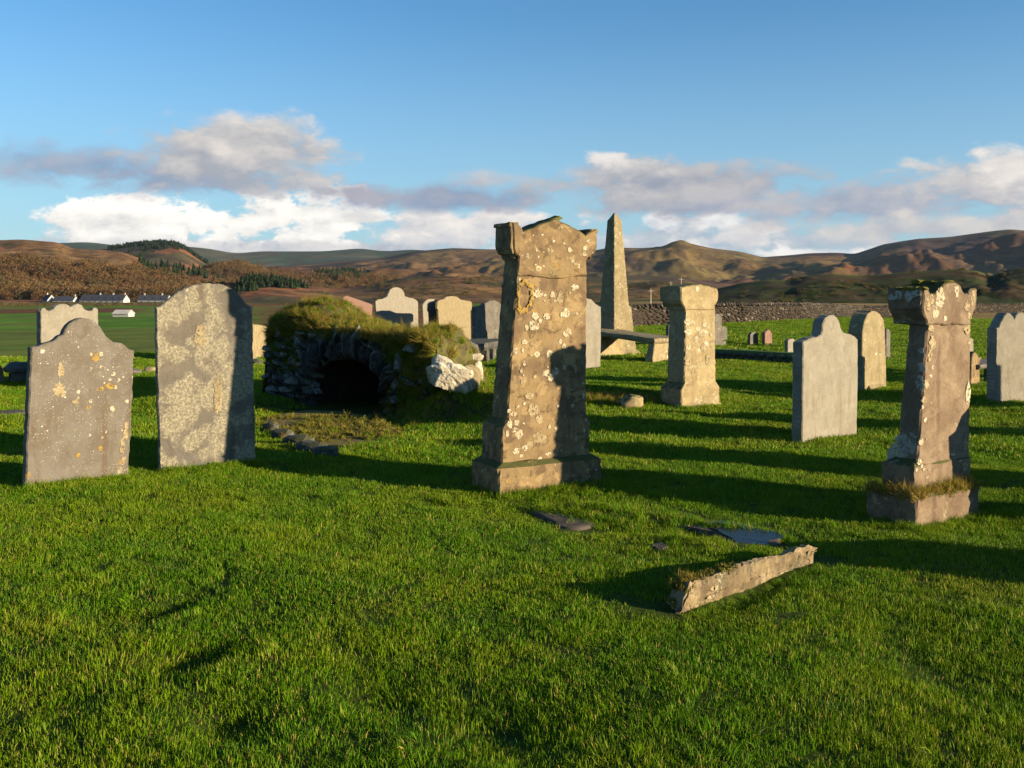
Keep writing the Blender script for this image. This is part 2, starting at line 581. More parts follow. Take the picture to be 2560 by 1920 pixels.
S_CREAM = stone_mat("cream_sandstone", (0.46, 0.37, 0.20), (0.37, 0.29, 0.155), (0.22, 0.16, 0.08), 0.35,
                    crust=(0.52, 0.48, 0.32), crust_amt=0.28, spot=(0.60, 0.56, 0.42), spot_amt=0.36,
                    speck=(0.16, 0.12, 0.07), speck_amt=0.15, moss_top=0.8, spot_scale=8.0)
S_RED = stone_mat("pinkish_brown_sandstone", (0.30, 0.222, 0.145), (0.22, 0.155, 0.10), (0.12, 0.07, 0.045), 0.55,
                  crust=(0.40, 0.35, 0.21), crust_amt=0.10, spot=(0.62, 0.60, 0.48), spot_amt=0.16,
                  speck=(0.50, 0.46, 0.34), speck_amt=0.38, moss_top=0.9, spot_scale=9.0)
S_PALE = stone_mat("pale_grey_granite", (0.335, 0.31, 0.25), (0.29, 0.265, 0.21), (0.20, 0.165, 0.10), 0.5,
                   spot=(0.48, 0.45, 0.36), spot_amt=0.22, speck=(0.20, 0.16, 0.10), speck_amt=0.8, grain=0.6, mottle=0.28)
S_BUFF = stone_mat("buff_lichened_stone", (0.36, 0.30, 0.17), (0.29, 0.235, 0.13), (0.17, 0.12, 0.06), 0.35,
                   crust=(0.44, 0.40, 0.25), crust_amt=0.25, spot=(0.52, 0.47, 0.32), spot_amt=0.3,
                   speck=(0.48, 0.44, 0.30), speck_amt=0.4)
S_GREY = stone_mat("dark_grey_stone", (0.20, 0.185, 0.155), (0.155, 0.14, 0.12), (0.09, 0.07, 0.05), 0.4,
                   crust=(0.34, 0.32, 0.22), crust_amt=0.30, spot=(0.42, 0.40, 0.30), spot_amt=0.25,
                   speck=(0.42, 0.39, 0.28), speck_amt=0.5)
S_FALLEN = stone_mat("weathered_schist_slab", (0.34, 0.265, 0.15), (0.235, 0.175, 0.10), (0.10, 0.07, 0.04), 0.5, crust=(0.40, 0.36, 0.23), crust_amt=0.3, speck=(0.42, 0.38, 0.26), speck_amt=0.5, grain=2.2, mottle=0.7)
S_PINK = stone_mat("red_granite", (0.31, 0.185, 0.14), (0.25, 0.15, 0.115), (0.18, 0.10, 0.07), 0.3,
                   speck=(0.45, 0.35, 0.28), speck_amt=0.3)
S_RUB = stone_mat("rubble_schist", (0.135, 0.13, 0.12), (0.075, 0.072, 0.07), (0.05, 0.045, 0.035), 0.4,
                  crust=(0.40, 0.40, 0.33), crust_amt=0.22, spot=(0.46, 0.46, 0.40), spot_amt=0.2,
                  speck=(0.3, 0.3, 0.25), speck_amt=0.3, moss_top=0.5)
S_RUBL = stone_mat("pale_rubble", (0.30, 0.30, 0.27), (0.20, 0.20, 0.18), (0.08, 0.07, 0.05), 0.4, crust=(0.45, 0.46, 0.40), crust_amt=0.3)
S_WALLD = stone_mat("dark_wall_schist", (0.07, 0.057, 0.045), (0.042, 0.035, 0.028), (0.03, 0.025, 0.02), 0.4, crust=(0.25, 0.22, 0.16), crust_amt=0.15)
S_WALLP = stone_mat("pale_wall_stone", (0.24, 0.21, 0.16), (0.16, 0.14, 0.11), (0.06, 0.05, 0.04), 0.4)
S_WALL = stone_mat("wall_schist", (0.10, 0.080, 0.06), (0.065, 0.052, 0.04), (0.05, 0.04, 0.03), 0.4,
                   crust=(0.30, 0.27, 0.20), crust_amt=0.12, grain=0.8)
S_WHITE = stone_mat("white_quartz", (0.68, 0.63, 0.50), (0.55, 0.49, 0.37), (0.30, 0.24, 0.14), 0.18,
                    crust=(0.26, 0.22, 0.13), crust_amt=0.22, grain=1.8, mottle=0.25)
S_FLAT = stone_mat("wet_flat_stone", (0.15, 0.125, 0.10), (0.10, 0.085, 0.068), (0.05, 0.04, 0.03), 0.4,
                   crust=(0.26, 0.24, 0.18), crust_amt=0.2, speck=(0.24, 0.22, 0.17), speck_amt=0.4)
S_MOSSY = stone_mat("mossy_flat_stone", (0.23, 0.20, 0.035), (0.26, 0.165, 0.06), (0.055, 0.035, 0.018), 0.5,
                    crust=(0.24, 0.22, 0.03), crust_amt=0.6, speck=(0.4, 0.3, 0.15), speck_amt=0.3, grain=1.5)


def lichen_mat(name, c, c2, crust=0.44):
    m, T, bs, out = newmat(name)
    p = T.node('ShaderNodeTexCoord').outputs['Object']
    w = T.node('ShaderNodeNewGeometry').outputs['Position']
    n = T.noise(w, 75, 5, 0.65)
    big = T.noise(w, 9, 3, 0.6)
    col = T.mix(T.step(n, 0.40, 0.62), c, c2)
    col = T.mix(T.step(big, 0.45, 0.62, 0.0, 0.8), col, c2)
    T.l.new(col, bs.inputs['Base Color'])
    bump(T, bs, n, 0.5, 0.006)
    if crust:
        tr = T.node('ShaderNodeBsdfTransparent')
        mx = T.node('ShaderNodeMixShader')
        T.put(mx.inputs[0], T.step(T.noise(w, 38, 6, 0.7), crust - 0.03, crust + 0.04))
        T.l.new(tr.outputs[0], mx.inputs[1])
        T.l.new(bs.outputs[0], mx.inputs[2])
        T.l.new(mx.outputs[0], out.inputs[0])
    return m


L_WHITE = lichen_mat("white_lichen", (0.440, 0.408, 0.304), (0.288, 0.240, 0.152))
L_PALE = lichen_mat("pale_lichen", (0.304, 0.256, 0.152), (0.216, 0.168, 0.096))
L_YELLOW = lichen_mat("yellow_lichen", (0.306, 0.204, 0.030), (0.204, 0.136, 0.051))
L_CORE = lichen_mat("lichen_core", (0.33, 0.285, 0.19), (0.235, 0.19, 0.12))
L_GREY = lichen_mat("grey_lichen", (0.336, 0.342, 0.300), (0.228, 0.228, 0.192))
MOSS = lichen_mat("moss", (0.15, 0.135, 0.014), (0.085, 0.080, 0.012), 0)


def plain_mat(name, c, c2=None, scale=8, rough=0.85, spec=0.25, b=0.3):
    m, T, bs, out = newmat(name)
    p = T.node('ShaderNodeTexCoord').outputs['Object']
    n = T.noise(p, scale, 5, 0.6)
    T.l.new(T.mix(T.step(n, 0.35, 0.65), c, c2 or tuple(q * 0.75 for q in c)), bs.inputs['Base Color'])
    bs.inputs['Roughness'].default_value = rough
    bs.inputs['Specular IOR Level'].default_value = spec
    if b:
        bump(T, bs, n, b, 0.02)
    return m


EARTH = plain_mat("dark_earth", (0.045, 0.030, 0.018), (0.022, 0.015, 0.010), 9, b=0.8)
RENDERED = plain_mat("white_render", (0.38, 0.375, 0.36), (0.32, 0.315, 0.30), 1.0, b=0.1)
SLATES = plain_mat("slate_roof", (0.055, 0.06, 0.075), (0.04, 0.043, 0.055), 0.8, b=0.1)
TINROOF = plain_mat("pale_sheet_roof", (0.42, 0.40, 0.37), (0.33, 0.31, 0.28), 0.8, b=0.1)
GLASS = plain_mat("dark_window_glass", (0.02, 0.025, 0.035), None, 1.0, 0.15, 0.5, 0)
WOODP = plain_mat("weathered_pole", (0.42, 0.37, 0.28), (0.30, 0.26, 0.20), 2.0, b=0.2)


def leaf_mat(name, cols, transl=0.35, rough=0.45, spec=0.35, by='pos', nscale=0.9, worn=None):
    """thin leaves: colour varies over the land and from plant to plant, light passes through"""
    m, T, bs, out = newmat(name)
    gpos = T.node('ShaderNodeNewGeometry').outputs['Position']
    rnd = T.node('ShaderNodeObjectInfo').outputs['Random']
    n = T.noise(gpos, nscale, 4, 0.6)
    at = T.node('ShaderNodeAttribute', attribute_name="tint").outputs['Fac']
    n2 = T.noise(gpos, nscale * 3.7, 4, 0.6)
    col = T.mix(T.step(n, 0.40, 0.60), cols[0], cols[1])
    col = T.mix(T.step(n2, 0.50, 0.66, 0.0, 0.7), col, cols[2])
    col = T.mix(T.m('MULTIPLY', rnd, 0.35), col, cols[2])
    if worn:
        nw = T.noise(T.v('ADD', gpos, (40.0, 13.0, 0.0)), 0.55, 6, 0.68)
        col = T.mix(T.step(nw, 0.55, 0.70, 0.0, 0.38), col, worn)
        nm = T.noise(T.v('ADD', gpos, (4.0, 71.0, 0.0)), 1.6, 5, 0.62)
        col = T.mix(T.step(nm, 0.56, 0.66, 0.0, 0.5), col, (0.040, 0.115, 0.010))
    col = T.mix(T.step(at, 0.84, 0.96), col, cols[3])
    k = T.m('MULTIPLY_ADD', at, 0.5, 0.72)
    col = T.mix(1.0, col, T.vec(k, k, k), 'MULTIPLY')
    T.l.new(col, bs.inputs['Base Color'])
    bs.inputs['Roughness'].default_value = rough
    bs.inputs['Specular IOR Level'].default_value = spec
    tr = T.node('ShaderNodeBsdfTranslucent')
    T.l.new(col, tr.inputs['Color'])
    mx = T.node('ShaderNodeMixShader')
    mx.inputs[0].default_value = transl
    T.l.new(bs.outputs[0], mx.inputs[1])
    T.l.new(tr.outputs[0], mx.inputs[2])
    T.l.new(mx.outputs[0], out.inputs[0])
    return m


GRASS = leaf_mat("lawn_grass", ((0.098, 0.218, 0.003), (0.158, 0.248, 0.004), (0.058, 0.148, 0.003), (0.28, 0.22, 0.05)), 0.32, 0.5, 0.12, worn=(0.19, 0.185, 0.018))
ROUGH = leaf_mat("rough_dry_grass", ((0.19, 0.17, 0.020), (0.27, 0.19, 0.040), (0.11, 0.135, 0.012), (0.40, 0.27, 0.09)), 0.35, 0.6, 0.1, nscale=2.5)
BARE = leaf_mat("bare_twigs", ((0.090, 0.048, 0.026), (0.150, 0.090, 0.038), (0.050, 0.060, 0.026), (0.17, 0.080, 0.032)), 0.15, 0.8, 0.1, nscale=0.02)
CONIF = leaf_mat("conifer_needles", ((0.022, 0.045, 0.020), (0.035, 0.060, 0.022), (0.018, 0.036, 0.020), (0.05, 0.06, 0.02)), 0.1, 0.7, 0.1, nscale=0.02)
SCRUB = leaf_mat("scrub_leaves", ((0.085, 0.060, 0.030), (0.12, 0.10, 0.038), (0.055, 0.065, 0.022), (0.17, 0.10, 0.04)), 0.2, 0.7, 0.1, nscale=0.1)


def land_mat(name, tex=0.05, amt=0.5, near=False):
    m, T, bs, out = newmat(name)
    gpos = T.node('ShaderNodeNewGeometry').outputs['Position']
    cv = T.node('ShaderNodeAttribute', attribute_name="cover").outputs['Color']
    n = T.noise(gpos, tex, 8, 0.68)
    k = T.m('MULTIPLY_ADD', T.step(n, 0.35, 0.65), amt, 1.0 - amt * 0.5)
    col = T.mix(1.0, cv, T.vec(k, k, k), 'MULTIPLY')
    if not near:
        nb = T.noise(T.v('ADD', gpos, (311.0, 97.0, 0.0)), tex * 2.3, 7, 0.66)
        col = T.mix(T.m('MULTIPLY', T.step(nb, 0.50, 0.58), 0.7), col, (0.050, 0.036, 0.026))
    if near:
        n2 = T.noise(gpos, 14.0, 5, 0.7)
        k2 = T.m('MULTIPLY_ADD', T.step(n2, 0.3, 0.7), 0.6, 0.7)
        col = T.mix(1.0, col, T.vec(k2, k2, k2), 'MULTIPLY')
        bump(T, bs, n2, 0.5, 0.03)
    else:
        bump(T, bs, n, 0.6, 0.35 / tex * 0.02)
    T.l.new(col, bs.inputs['Base Color'])
    bs.inputs['Roughness'].default_value = 1.0
    bs.inputs['Specular IOR Level'].default_value = 0.05
    return m


# ------------------------------------------------------------------ the ground, one sheet to the foot of the hills
def mixc(a, b, t):
    t = np.asarray(t)[..., None]
    return np.asarray(a) * (1 - t) + np.asarray(b) * t


GREEN = np.array((0.060, 0.120, 0.012))
FIELD = np.array((0.075, 0.165, 0.012))
BRACK = np.array((0.140, 0.058, 0.028))
GOLD = np.array((0.25, 0.165, 0.065))
HEATH_SHADOW = np.array((0.060, 0.038, 0.040))


def build_ground():
    azf = np.radians(np.arange(-36, 36.01, 0.2))
    azc = np.radians(np.concatenate([np.arange(-180, -36, 4.0), np.arange(36.2 + 3.8, 180.1, 4.0)]))
    az = np.sort(np.concatenate([azf, azc]))
    rr = np.concatenate([[0.05, 0.5, 1.0, 1.6], np.geomspace(2.1, 70, 380), np.geomspace(71, 1150, 130)])
    A, Rr = np.meshgrid(az, rr, indexing='ij')
    X, Y = np.sin(A) * Rr, np.cos(A) * Rr
    Z = H(X, np.where(np.abs(Y) < 0.5, 0.5, Y))
    V = np.stack([X, Y, Z], -1).reshape(-1, 3)
    me = fastmesh("ground", V, gridfaces(len(az), len(rr))[:, ::-1], land_mat("turf_and_fields", 0.12, 0.5, True), True)
    x, y = V[:, 0], V[:, 1]
    r = np.hypot(x, y)
    u = x / np.maximum(y, 1.0)
    col = np.tile(np.array((0.040, 0.058, 0.010)), (len(V), 1))
    fb = fbm(x / 38, y / 38, 4, 21)
    fl = sst(r, 24, 34) * (1 - sst(u, 0.02, 0.12))
    fr = sst(r, 66, 72) * sst(u, 0.05, 0.15)
    far = np.maximum(fl, fr)
    col = mixc(col, FIELD, fl)
    # strips of rough ground, bracken and pasture out to the hills
    br = sst(fb, 0.02, 0.22) * fl * sst(r, 30, 50) * 0.45
    col = mixc(col, GOLD * 0.55, br * (1 - sst(u, -0.35, -0.2)))
    midb = sst(u, -0.30, -0.22) * (1 - sst(u, 0.10, 0.14)) * sst(r, 48, 60) * fl
    col = mixc(col, BRACK, midb * sst(fb, -0.25, -0.05))
    hed = sst(r, 285, 300) * (1 - sst(r, 420, 440)) * (1 - sst(u, -0.40, -0.36))
    col = mixc(col, BRACK * 0.8, hed)
    col = mixc(col, GOLD, fr * sst(fb, -0.25, 0.0))
    col = mixc(col, FIELD * 1.5, fr * sst(r, 105, 112) * (1 - sst(r, 150, 160)) * (1 - sst(u, 0.17, 0.2)))
    col = mixc(col, BRACK * 0.9, sst(r, 420, 520) * sst(fb, -0.2, 0.1))
    # trodden and bare earth
    col = mixc(col, np.array((0.05, 0.034, 0.02)), 0.9 * np.clip(gau(x, y, -1.75, 12.5, 0.75, 0.45, -0.7) * 1.3 + gau(x, y, -0.62, 11.9, 0.3, 0.16) * 1.3, 0, 1))
    setcol(me, col)
    o = obj("ground", me)
    tag(o, "turf of the graveyard running out to fields and moor", None, None, "structure")


build_ground()


# ------------------------------------------------------------------ hills, each at its own distance
def ridge(name, d0, prof, wf, wb, base, cover, amp, nscale, umin=-0.85, umax=0.85, nu=420, nv=90, seed=0, sharp=1.0, fade=None, tex=0.01):
    px = np.array([p[0] for p in prof], float)
    py = np.array([p[1] for p in prof], float)
    us = np.linspace(umin, umax, nu)
    pu = (px - HX) / F
    cv = np.interp(us, pu, (HY - py) / F)
    k = np.ones(9) / 9
    cv = np.convolve(np.pad(cv, 4, 'edge'), k[2:7] / k[2:7].sum(), 'same')[4:-4]
    t = np.concatenate([np.linspace(-1, 0, nv) , np.linspace(0, 1, nv // 3)[1:]])
    U, Tt = np.meshgrid(us, t, indexing='ij')
    Yy = d0 + np.where(Tt < 0, Tt * wf, Tt * wb)
    zc = EYE + cv[:, None] * d0
    s = np.where(Tt < 0, (1 + Tt) ** sharp, 1 - 0.8 * Tt ** 1.5)
    s = np.where(Tt < 0, s * s * (3 - 2 * s) * 0.45 + s * 0.55, s)
    X = U * Yy
    n = fbm(X / nscale, Yy / nscale, 6, seed, 0.55)
    rg = -np.abs(fbm(X / nscale * 0.6 + 3, Yy / nscale * 0.6, 5, seed + 9, 0.5)) * 2 + 0.4
    rel = (n + 0.7 * rg + 0.10 * fbm(X / (nscale * 0.2), Yy / (nscale * 0.2), 4, seed + 20, 0.6)) * amp
    msk = np.clip((1 + Tt) * 3, 0, 1) * (0.04 + 0.96 * sst(np.abs(Tt), 0.06, 0.6))
    Z = base + np.maximum(zc - base, 0.0) * s + rel * msk * np.clip((zc - base) / max(1, np.max(zc - base)), 0.1, 1)
    V = np.stack([X, Yy, Z], -1).reshape(-1, 3)
    me = fastmesh(name, V, gridfaces(nu, len(t)), land_mat(name + "_cover", tex, 0.7), True)
    setcol(me, cover(X.ravel(), Yy.ravel(), Z.ravel(), Tt.ravel(), U.ravel(), n.ravel()))
    o = obj(name, me)
    def zat(x, y):
        i = np.clip((x / y - umin) / (umax - umin) * (nu - 1), 0, nu - 1.001)
        tt = (y - d0) / wf
        j = np.clip((tt + 1) * (nv - 1), 0, nv - 1.001)
        i0, j0 = i.astype(int), j.astype(int)
        fi, fj = i - i0, j - j0
        return (Z[i0, j0] * (1 - fi) + Z[i0 + 1, j0] * fi) * (1 - fj) + (Z[i0, j0 + 1] * (1 - fi) + Z[i0 + 1, j0 + 1] * fi) * fj
    return o, zat


def cov_forest(x, y, z, t, u, n):
    c = np.tile(np.array((0.030, 0.052, 0.028)), (len(x), 1))
    return mixc(c, (0.10, 0.075, 0.04), 0.5 * sst(fbm(x / 500, y / 500, 3, 33), 0.15, 0.3))


def cov_moor(x, y, z, t, u, n):
    f1 = fbm(x / 420, y / 420, 5, 41)
    f2 = fbm(x / 260, y / 260, 5, 42)
    c = mixc(GOLD * 0.62, np.array((0.13, 0.078, 0.038)), sst(f1, -0.2, 0.25))
    c = mixc(c, BRACK * 0.85, sst(f2, -0.05, 0.2) * (1 - sst(t, -0.6, -0.1)) * 0.9)
    c = mixc(c, HEATH_SHADOW * 0.8, np.clip(sst(fbm(x / 330, y / 330, 5, 43), -0.04, 0.14) * 0.9 + 0.55 * sst(u, 0.33, 0.46), 0, 0.92))  # heather tone also paints cloud shadow into the cover, heaviest on the right
    c = mixc(c, BRACK * 0.7, sst(fbm(x / 200, y / 200, 4, 44), 0.05, 0.2) * 0.6 * (1 - sst(t, -0.7, -0.3)))
    c = mixc(c, np.array((0.10, 0.085, 0.03)), sst(-f1, 0.15, 0.35) * 0.5)
    return c


def cov_bracken(x, y, z, t, u, n):
    f1 = fbm(x / 150, y / 150, 5, 51)
    c = mixc(BRACK * 1.35, np.array((0.16, 0.095, 0.042)), sst(f1, -0.05, 0.3))
    c = mixc(c, np.array((0.055, 0.045, 0.028)), sst(-f1, 0.08, 0.25))
    return mixc(c, np.array((0.04, 0.052, 0.022)), sst(fbm(x / 60, y / 60, 4, 53), 0.12, 0.3) * 0.8)


def cov_bank(x, y, z, t, u, n):
    f1 = fbm(x / 25, y / 25, 4, 61)
    c = mixc(np.array((0.030, 0.040, 0.012)), np.array((0.050, 0.036, 0.018)), sst(f1, -0.1, 0.25))
    return mixc(c, np.array((0.065, 0.085, 0.016)), sst(t, -0.16, -0.02) * 0.8)


P_FAR = [(-400, 625), (0, 610), (142, 607), (224, 605), (301, 615), (400, 612), (472, 617), (517, 621), (590, 634), (651, 628), (797, 628), (833, 626),
         (903, 620), (961, 628), (1036, 623), (1150, 635), (1300, 640), (1600, 650), (2560, 650), (3000, 650)]
P_MOOR = [(-400, 700), (400, 690), (600, 672), (677, 667), (810, 658), (961, 643), (1030, 629), (1128, 620), (1221, 623), (1340, 628), (1483, 626), (1523, 618),
          (1600, 619), (1662, 616), (1702, 604), (1731, 609), (1778, 620), (1853, 629), (1905, 643), (1974, 638), (2026, 633), (2090, 632),
          (2136, 635), (2206, 612), (2293, 597), (2379, 591), (2437, 583), (2524, 574), (2560, 577), (2700, 570), (3000, 590)]
P_MID = [(-400, 640), (100, 640), (250, 625), (309, 615), (387, 605), (448, 609), (480, 631), (517, 660), (600, 668), (700, 690), (900, 700), (3000, 720)]
P_LEFT = [(-400, 596), (-100, 598), (0, 601), (49, 599), (142, 606), (179, 621), (244, 624), (309, 631), (358, 650), (378, 668), (430, 676), (500, 684), (560, 700), (640, 722), (3000, 730)]
P_KNOLL = [(-400, 730), (380, 720), (450, 690), (505, 668), (549, 655), (600, 653), (640, 661), (675, 675), (760, 688), (860, 684), (1000, 697), (1100, 692),
           (1250, 690), (1400, 700), (1560, 690), (1700, 690), (1800, 715), (2000, 730), (3000, 735)]
P_DARK = [(-400, 745), (540, 735), (600, 700), (650, 697), (692, 700), (753, 715), (850, 722), (930, 712), (1000, 695), (1100, 690), (1230, 692), (1400, 705), (1560, 712),
          (1650, 700), (1760, 712), (1850, 735), (3000, 745)]
P_BANK = [(1500, 775), (1700, 748), (1791, 722), (1860, 707), (1921, 699), (1969, 701), (2017, 689), (2077, 685), (2164, 690), (2242, 682), (2338, 676), (2403, 673),
          (2446, 677), (2475, 692), (2511, 676), (2560, 668), (2800, 672), (3100, 690)]
h1, _ = ridge("far_hills", 5200, P_FAR, 1500, 800, -20, cov_forest, 60, 700, seed=1, tex=0.004)
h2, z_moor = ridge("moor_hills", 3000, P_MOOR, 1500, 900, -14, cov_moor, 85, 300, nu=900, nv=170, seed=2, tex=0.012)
h3, z_mid = ridge("bracken_hill", 1900, P_MID, 700, 400, -12, cov_bracken, 22, 150, seed=3, tex=0.025)
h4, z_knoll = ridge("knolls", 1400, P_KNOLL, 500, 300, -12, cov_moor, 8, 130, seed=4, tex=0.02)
h5, z_left = ridge("wooded_hill", 1000, P_LEFT, 300, 250, -10, cov_bracken, 11, 70, nu=700, nv=120, seed=5, tex=0.05)
h6, z_dark = ridge("low_moor_rise", 800, P_DARK, 220, 150, -9, cov_bracken, 4, 70, seed=6, tex=0.03)
h7, z_bank = ridge("green_bank", 330, P_BANK, 70, 60, -3.2, cov_bank, 2.2, 16, umin=0.09, umax=0.80, nu=380, seed=7, tex=0.1)
for h_, l_ in ((h1, "distant blue green forested hills under the cloud bank"), (h2, "brown and golden moorland hills along the skyline"),
               (h3, "russet hill with dark forest along its crest"), (h4, "pale grassy knolls before the moorland hills"),
               (h5, "russet hill clothed in bare woodland behind the cottages"), (h6, "low dark rise of moor beyond the fields"),
               (h7, "dark green bank beyond the drystone wall")):
    tag(h_, l_, None, None, "structure")


# ------------------------------------------------------------------ stone shapes
def plane_of(bl, br, back=0.0):
    """front plane of a stone from the pixels of its two bottom corners: origin on the ground, turn, width"""
    a, b = G(*bl), G(*br)
    d = b[:2] - a[:2]
    yaw = math.atan2(d[1], d[0])
    w = float(np.hypot(*d))
    o = np.array([(a[0] + b[0]) / 2, (a[1] + b[1]) / 2, min(a[2], b[2])])
    return o, yaw, w


class Face:
    def __init__(self, o, yaw, w=0.0):
        self.o, self.yaw, self.w = np.asarray(o, float), yaw, w

    def at(self, px, py, back=0.0):
        """pixel -> (x, z) in the stone's own frame, on a plane `back` metres behind its front"""
        d = ray(px, py)
        ca, sa = math.cos(self.yaw), math.sin(self.yaw)
        nrm = np.array([-sa, ca])                   # towards the back
        o = self.o[:2] + nrm * back
        t = float(np.dot(o, nrm) / np.dot(d[:2], nrm))
        p = np.array([d[0] * t, d[1] * t, EYE + d[2] * t])
        q = p[:2] - self.o[:2]
        return float(q[0] * ca + q[1] * sa), float(p[2] - self.o[2])

    def root(self, name):
        return empty(name, self.o, self.yaw)


def densify(pts, step, jit=0.0, rs=None):
    out = []
    n = len(pts)
    for i in range(n):
        a, b = np.array(pts[i], float), np.array(pts[(i + 1) % n], float)
        k = max(1, int(np.hypot(*(b - a)) / step))
        for j in range(k):
            out.append(a + (b - a) * j / k)
    out = np.array(out)
    if jit and rs is not None:
        nz = rs.normal(0, jit, out.shape)
        nz = (nz + np.roll(nz, 1, 0) + np.roll(nz, -1, 0)) / 1.9
        out = out + nz
    return out


def offset_in(p, b):
    t = np.roll(p, -1, 0) - np.roll(p, 1, 0)
    t /= np.maximum(np.linalg.norm(t, axis=1, keepdims=True), 1e-6)
    n = np.stack([-t[:, 1], t[:, 0]], 1)
    area = np.sum(p[:, 0] * np.roll(p[:, 1], -1) - np.roll(p[:, 0], -1) * p[:, 1])
    return p + n * b * (1 if area > 0 else -1)


def slab_mesh(name, outline, y0, y1, mat, bev=0.008, step=0.03, jit=0.002, seed=0, taper=0.0):
    """upright slab cut to an outline in (x, z), from y0 (front) to y1 (back), with worn edges"""
    rs = np.random.default_rng(seed + 100)
    p = densify(outline, step, jit, rs)
    q = offset_in(p, bev)
    rings = [(q, y0), (p, y0 + bev), (p + rs.normal(0, jit, p.shape), (y0 + y1) / 2), (p, y1 - bev), (q, y1)]
    V, Fc = [], []
    n = len(p)
    for rg, yy in rings:
        for k in range(n):
            V.append((rg[k, 0], yy + rs.normal(0, jit * 0.3), rg[k, 1]))
    for i in range(len(rings) - 1):
        for k in range(n):
            a, b = i * n + k, i * n + (k + 1) % n
            Fc.append((a, b, b + n, a + n))
    Fc.append(tuple(range(n)))
    Fc.append(tuple(range((len(rings) - 1) * n, len(rings) * n))[::-1])
    me = mesh(name, V, Fc, mat)
    bm = bmesh.new()
    bm.from_mesh(me)
    bmesh.ops.recalc_face_normals(bm, faces=bm.faces)
    bm.to_mesh(me)
    bm.free()
    return me


def loft_mesh(name, levels, mat, cham=0.012, jit=0.003, seed=0, nside=7, dz=0.04):
    """stack of rectangular sections (z, xl, xr, yf, yb) joined into one worn block"""
    rs = np.random.default_rng(seed + 300)
    L = []
    for i, lv in enumerate(levels):
        L.append(np.array(lv, float))
        if i < len(levels) - 1:
            nx = np.array(levels[i + 1], float)
            k = int(abs(nx[0] - lv[0]) / dz)
            for j in range(1, k):
                L.append(lv + (nx - np.array(lv, float)) * j / k)
    V, Fc = [], []
    ring = []
    for lv in L:
        z, xl, xr, yf, yb = lv
        c = min(cham, (xr - xl) * 0.3, (yb - yf) * 0.3)
        pts = []
        def line(a, b, k):
            for j in range(k):
                pts.append((a[0] + (b[0] - a[0]) * j / k, a[1] + (b[1] - a[1]) * j / k))
        line((xl + c, yf), (xr - c, yf), nside)
        line((xr - c, yf), (xr, yf + c), 1)
        line((xr, yf + c), (xr, yb - c), nside)
        line((xr, yb - c), (xr - c, yb), 1)
        line((xr - c, yb), (xl + c, yb), nside)
        line((xl + c, yb), (xl, yb - c), 1)
        line((xl, yb - c), (xl, yf + c), nside)
        line((xl, yf + c), (xl + c, yf), 1)
        ring.append(len(V))
        for q in pts:
            V.append((q[0], q[1], z))
        n = len(pts)
    for i in range(len(L) - 1):
        for k in range(n):
            a, b = ring[i] + k, ring[i] + (k + 1) % n
            Fc.append((a, b, b + n, a + n))
    Fc.append(tuple(range(n))[::-1])
    Fc.append(tuple(range(ring[-1], ring[-1] + n)))
    V = np.array(V) + rs.normal(0, jit, (len(V), 3))
    return mesh(name, V, Fc, mat)


def rock_mesh(name, sx, sy, sz, mat, seed=0, sub=2, rough=0.16, flat=0.0, box=0.5):
    rs = np.random.default_rng(seed + 900)
    bm = bmesh.new()
    bmesh.ops.create_icosphere(bm, subdivisions=sub, radius=1.0)
    off = rs.random(3) * 50
    for v in bm.verts:
        c = np.array(v.co)
        m_ = np.max(np.abs(c))
        c = c * (1 - box) + c / m_ * box * 0.85
        k = 1 + rough * 2 * float(fbm(c[0] * 1.3 + off[0] + c[2] * 0.7, c[1] * 1.3 + off[1] + c[2] * 1.1, 3 if sub < 4 else 5, 3, 0.5 if sub < 4 else 0.54))
        v.co = Vector((c[0] * sx * k, c[1] * sy * k, c[2] * sz * k))
    me = bpy.data.meshes.new(name)
    bm.to_mesh(me)
    bm.free()
    me.materials.append(mat)
    if sub in (3, 4):
        me.polygons.foreach_set('use_smooth', np.ones(len(me.polygons), bool))
    return me


def blob_mesh(name, rx, rz, mat, seed=0, inner=0.0, th=0.0018, hole=0.0):
    """lichen rosette lying on a front face: thin irregular disc, or a ring when inner > 0"""
    rs = np.random.default_rng(seed + 4000)
    n = 30
    a = np.linspace(0, 2 * math.pi, n, endpoint=False)
    ph = rs.random(4) * 6.28
    rad = 1 + 0.09 * np.sin(2 * a + ph[0]) + 0.07 * np.sin(3 * a + ph[1]) + 0.05 * np.sin(5 * a + ph[2]) + rs.normal(0, 0.10, n)
    V, Fc, mi = [], [], []
    rings = [(1.0, 0.0006), (0.92, -th), (inner or 0.5, -th), ((inner or 0.5) * 0.9, -th * 0.85)]
    for k, yy in rings:
        for j in range(n):
            q = 1 + (rad[j] - 1) * (1 if k > 0.8 else 0.6)
            V.append((rx * q * k * math.cos(a[j]), yy, rz * q * k * math.sin(a[j])))
    for i in range(len(rings) - 1):
        for j in range(n):
            p_, q_ = i * n + j, i * n + (j + 1) % n
            Fc.append((p_, p_ + n, q_ + n, q_))
            mi.append(0)
    if hole < 0.5:
        Fc.append(tuple(range(3 * n, 4 * n)))
        mi.append(1 if inner else 0)
    me = mesh(name, V, Fc, mat)
    me.materials.append(L_CORE)
    me.polygons.foreach_set("material_index", np.array(mi, np.int32))
    return me


_lich = [0]


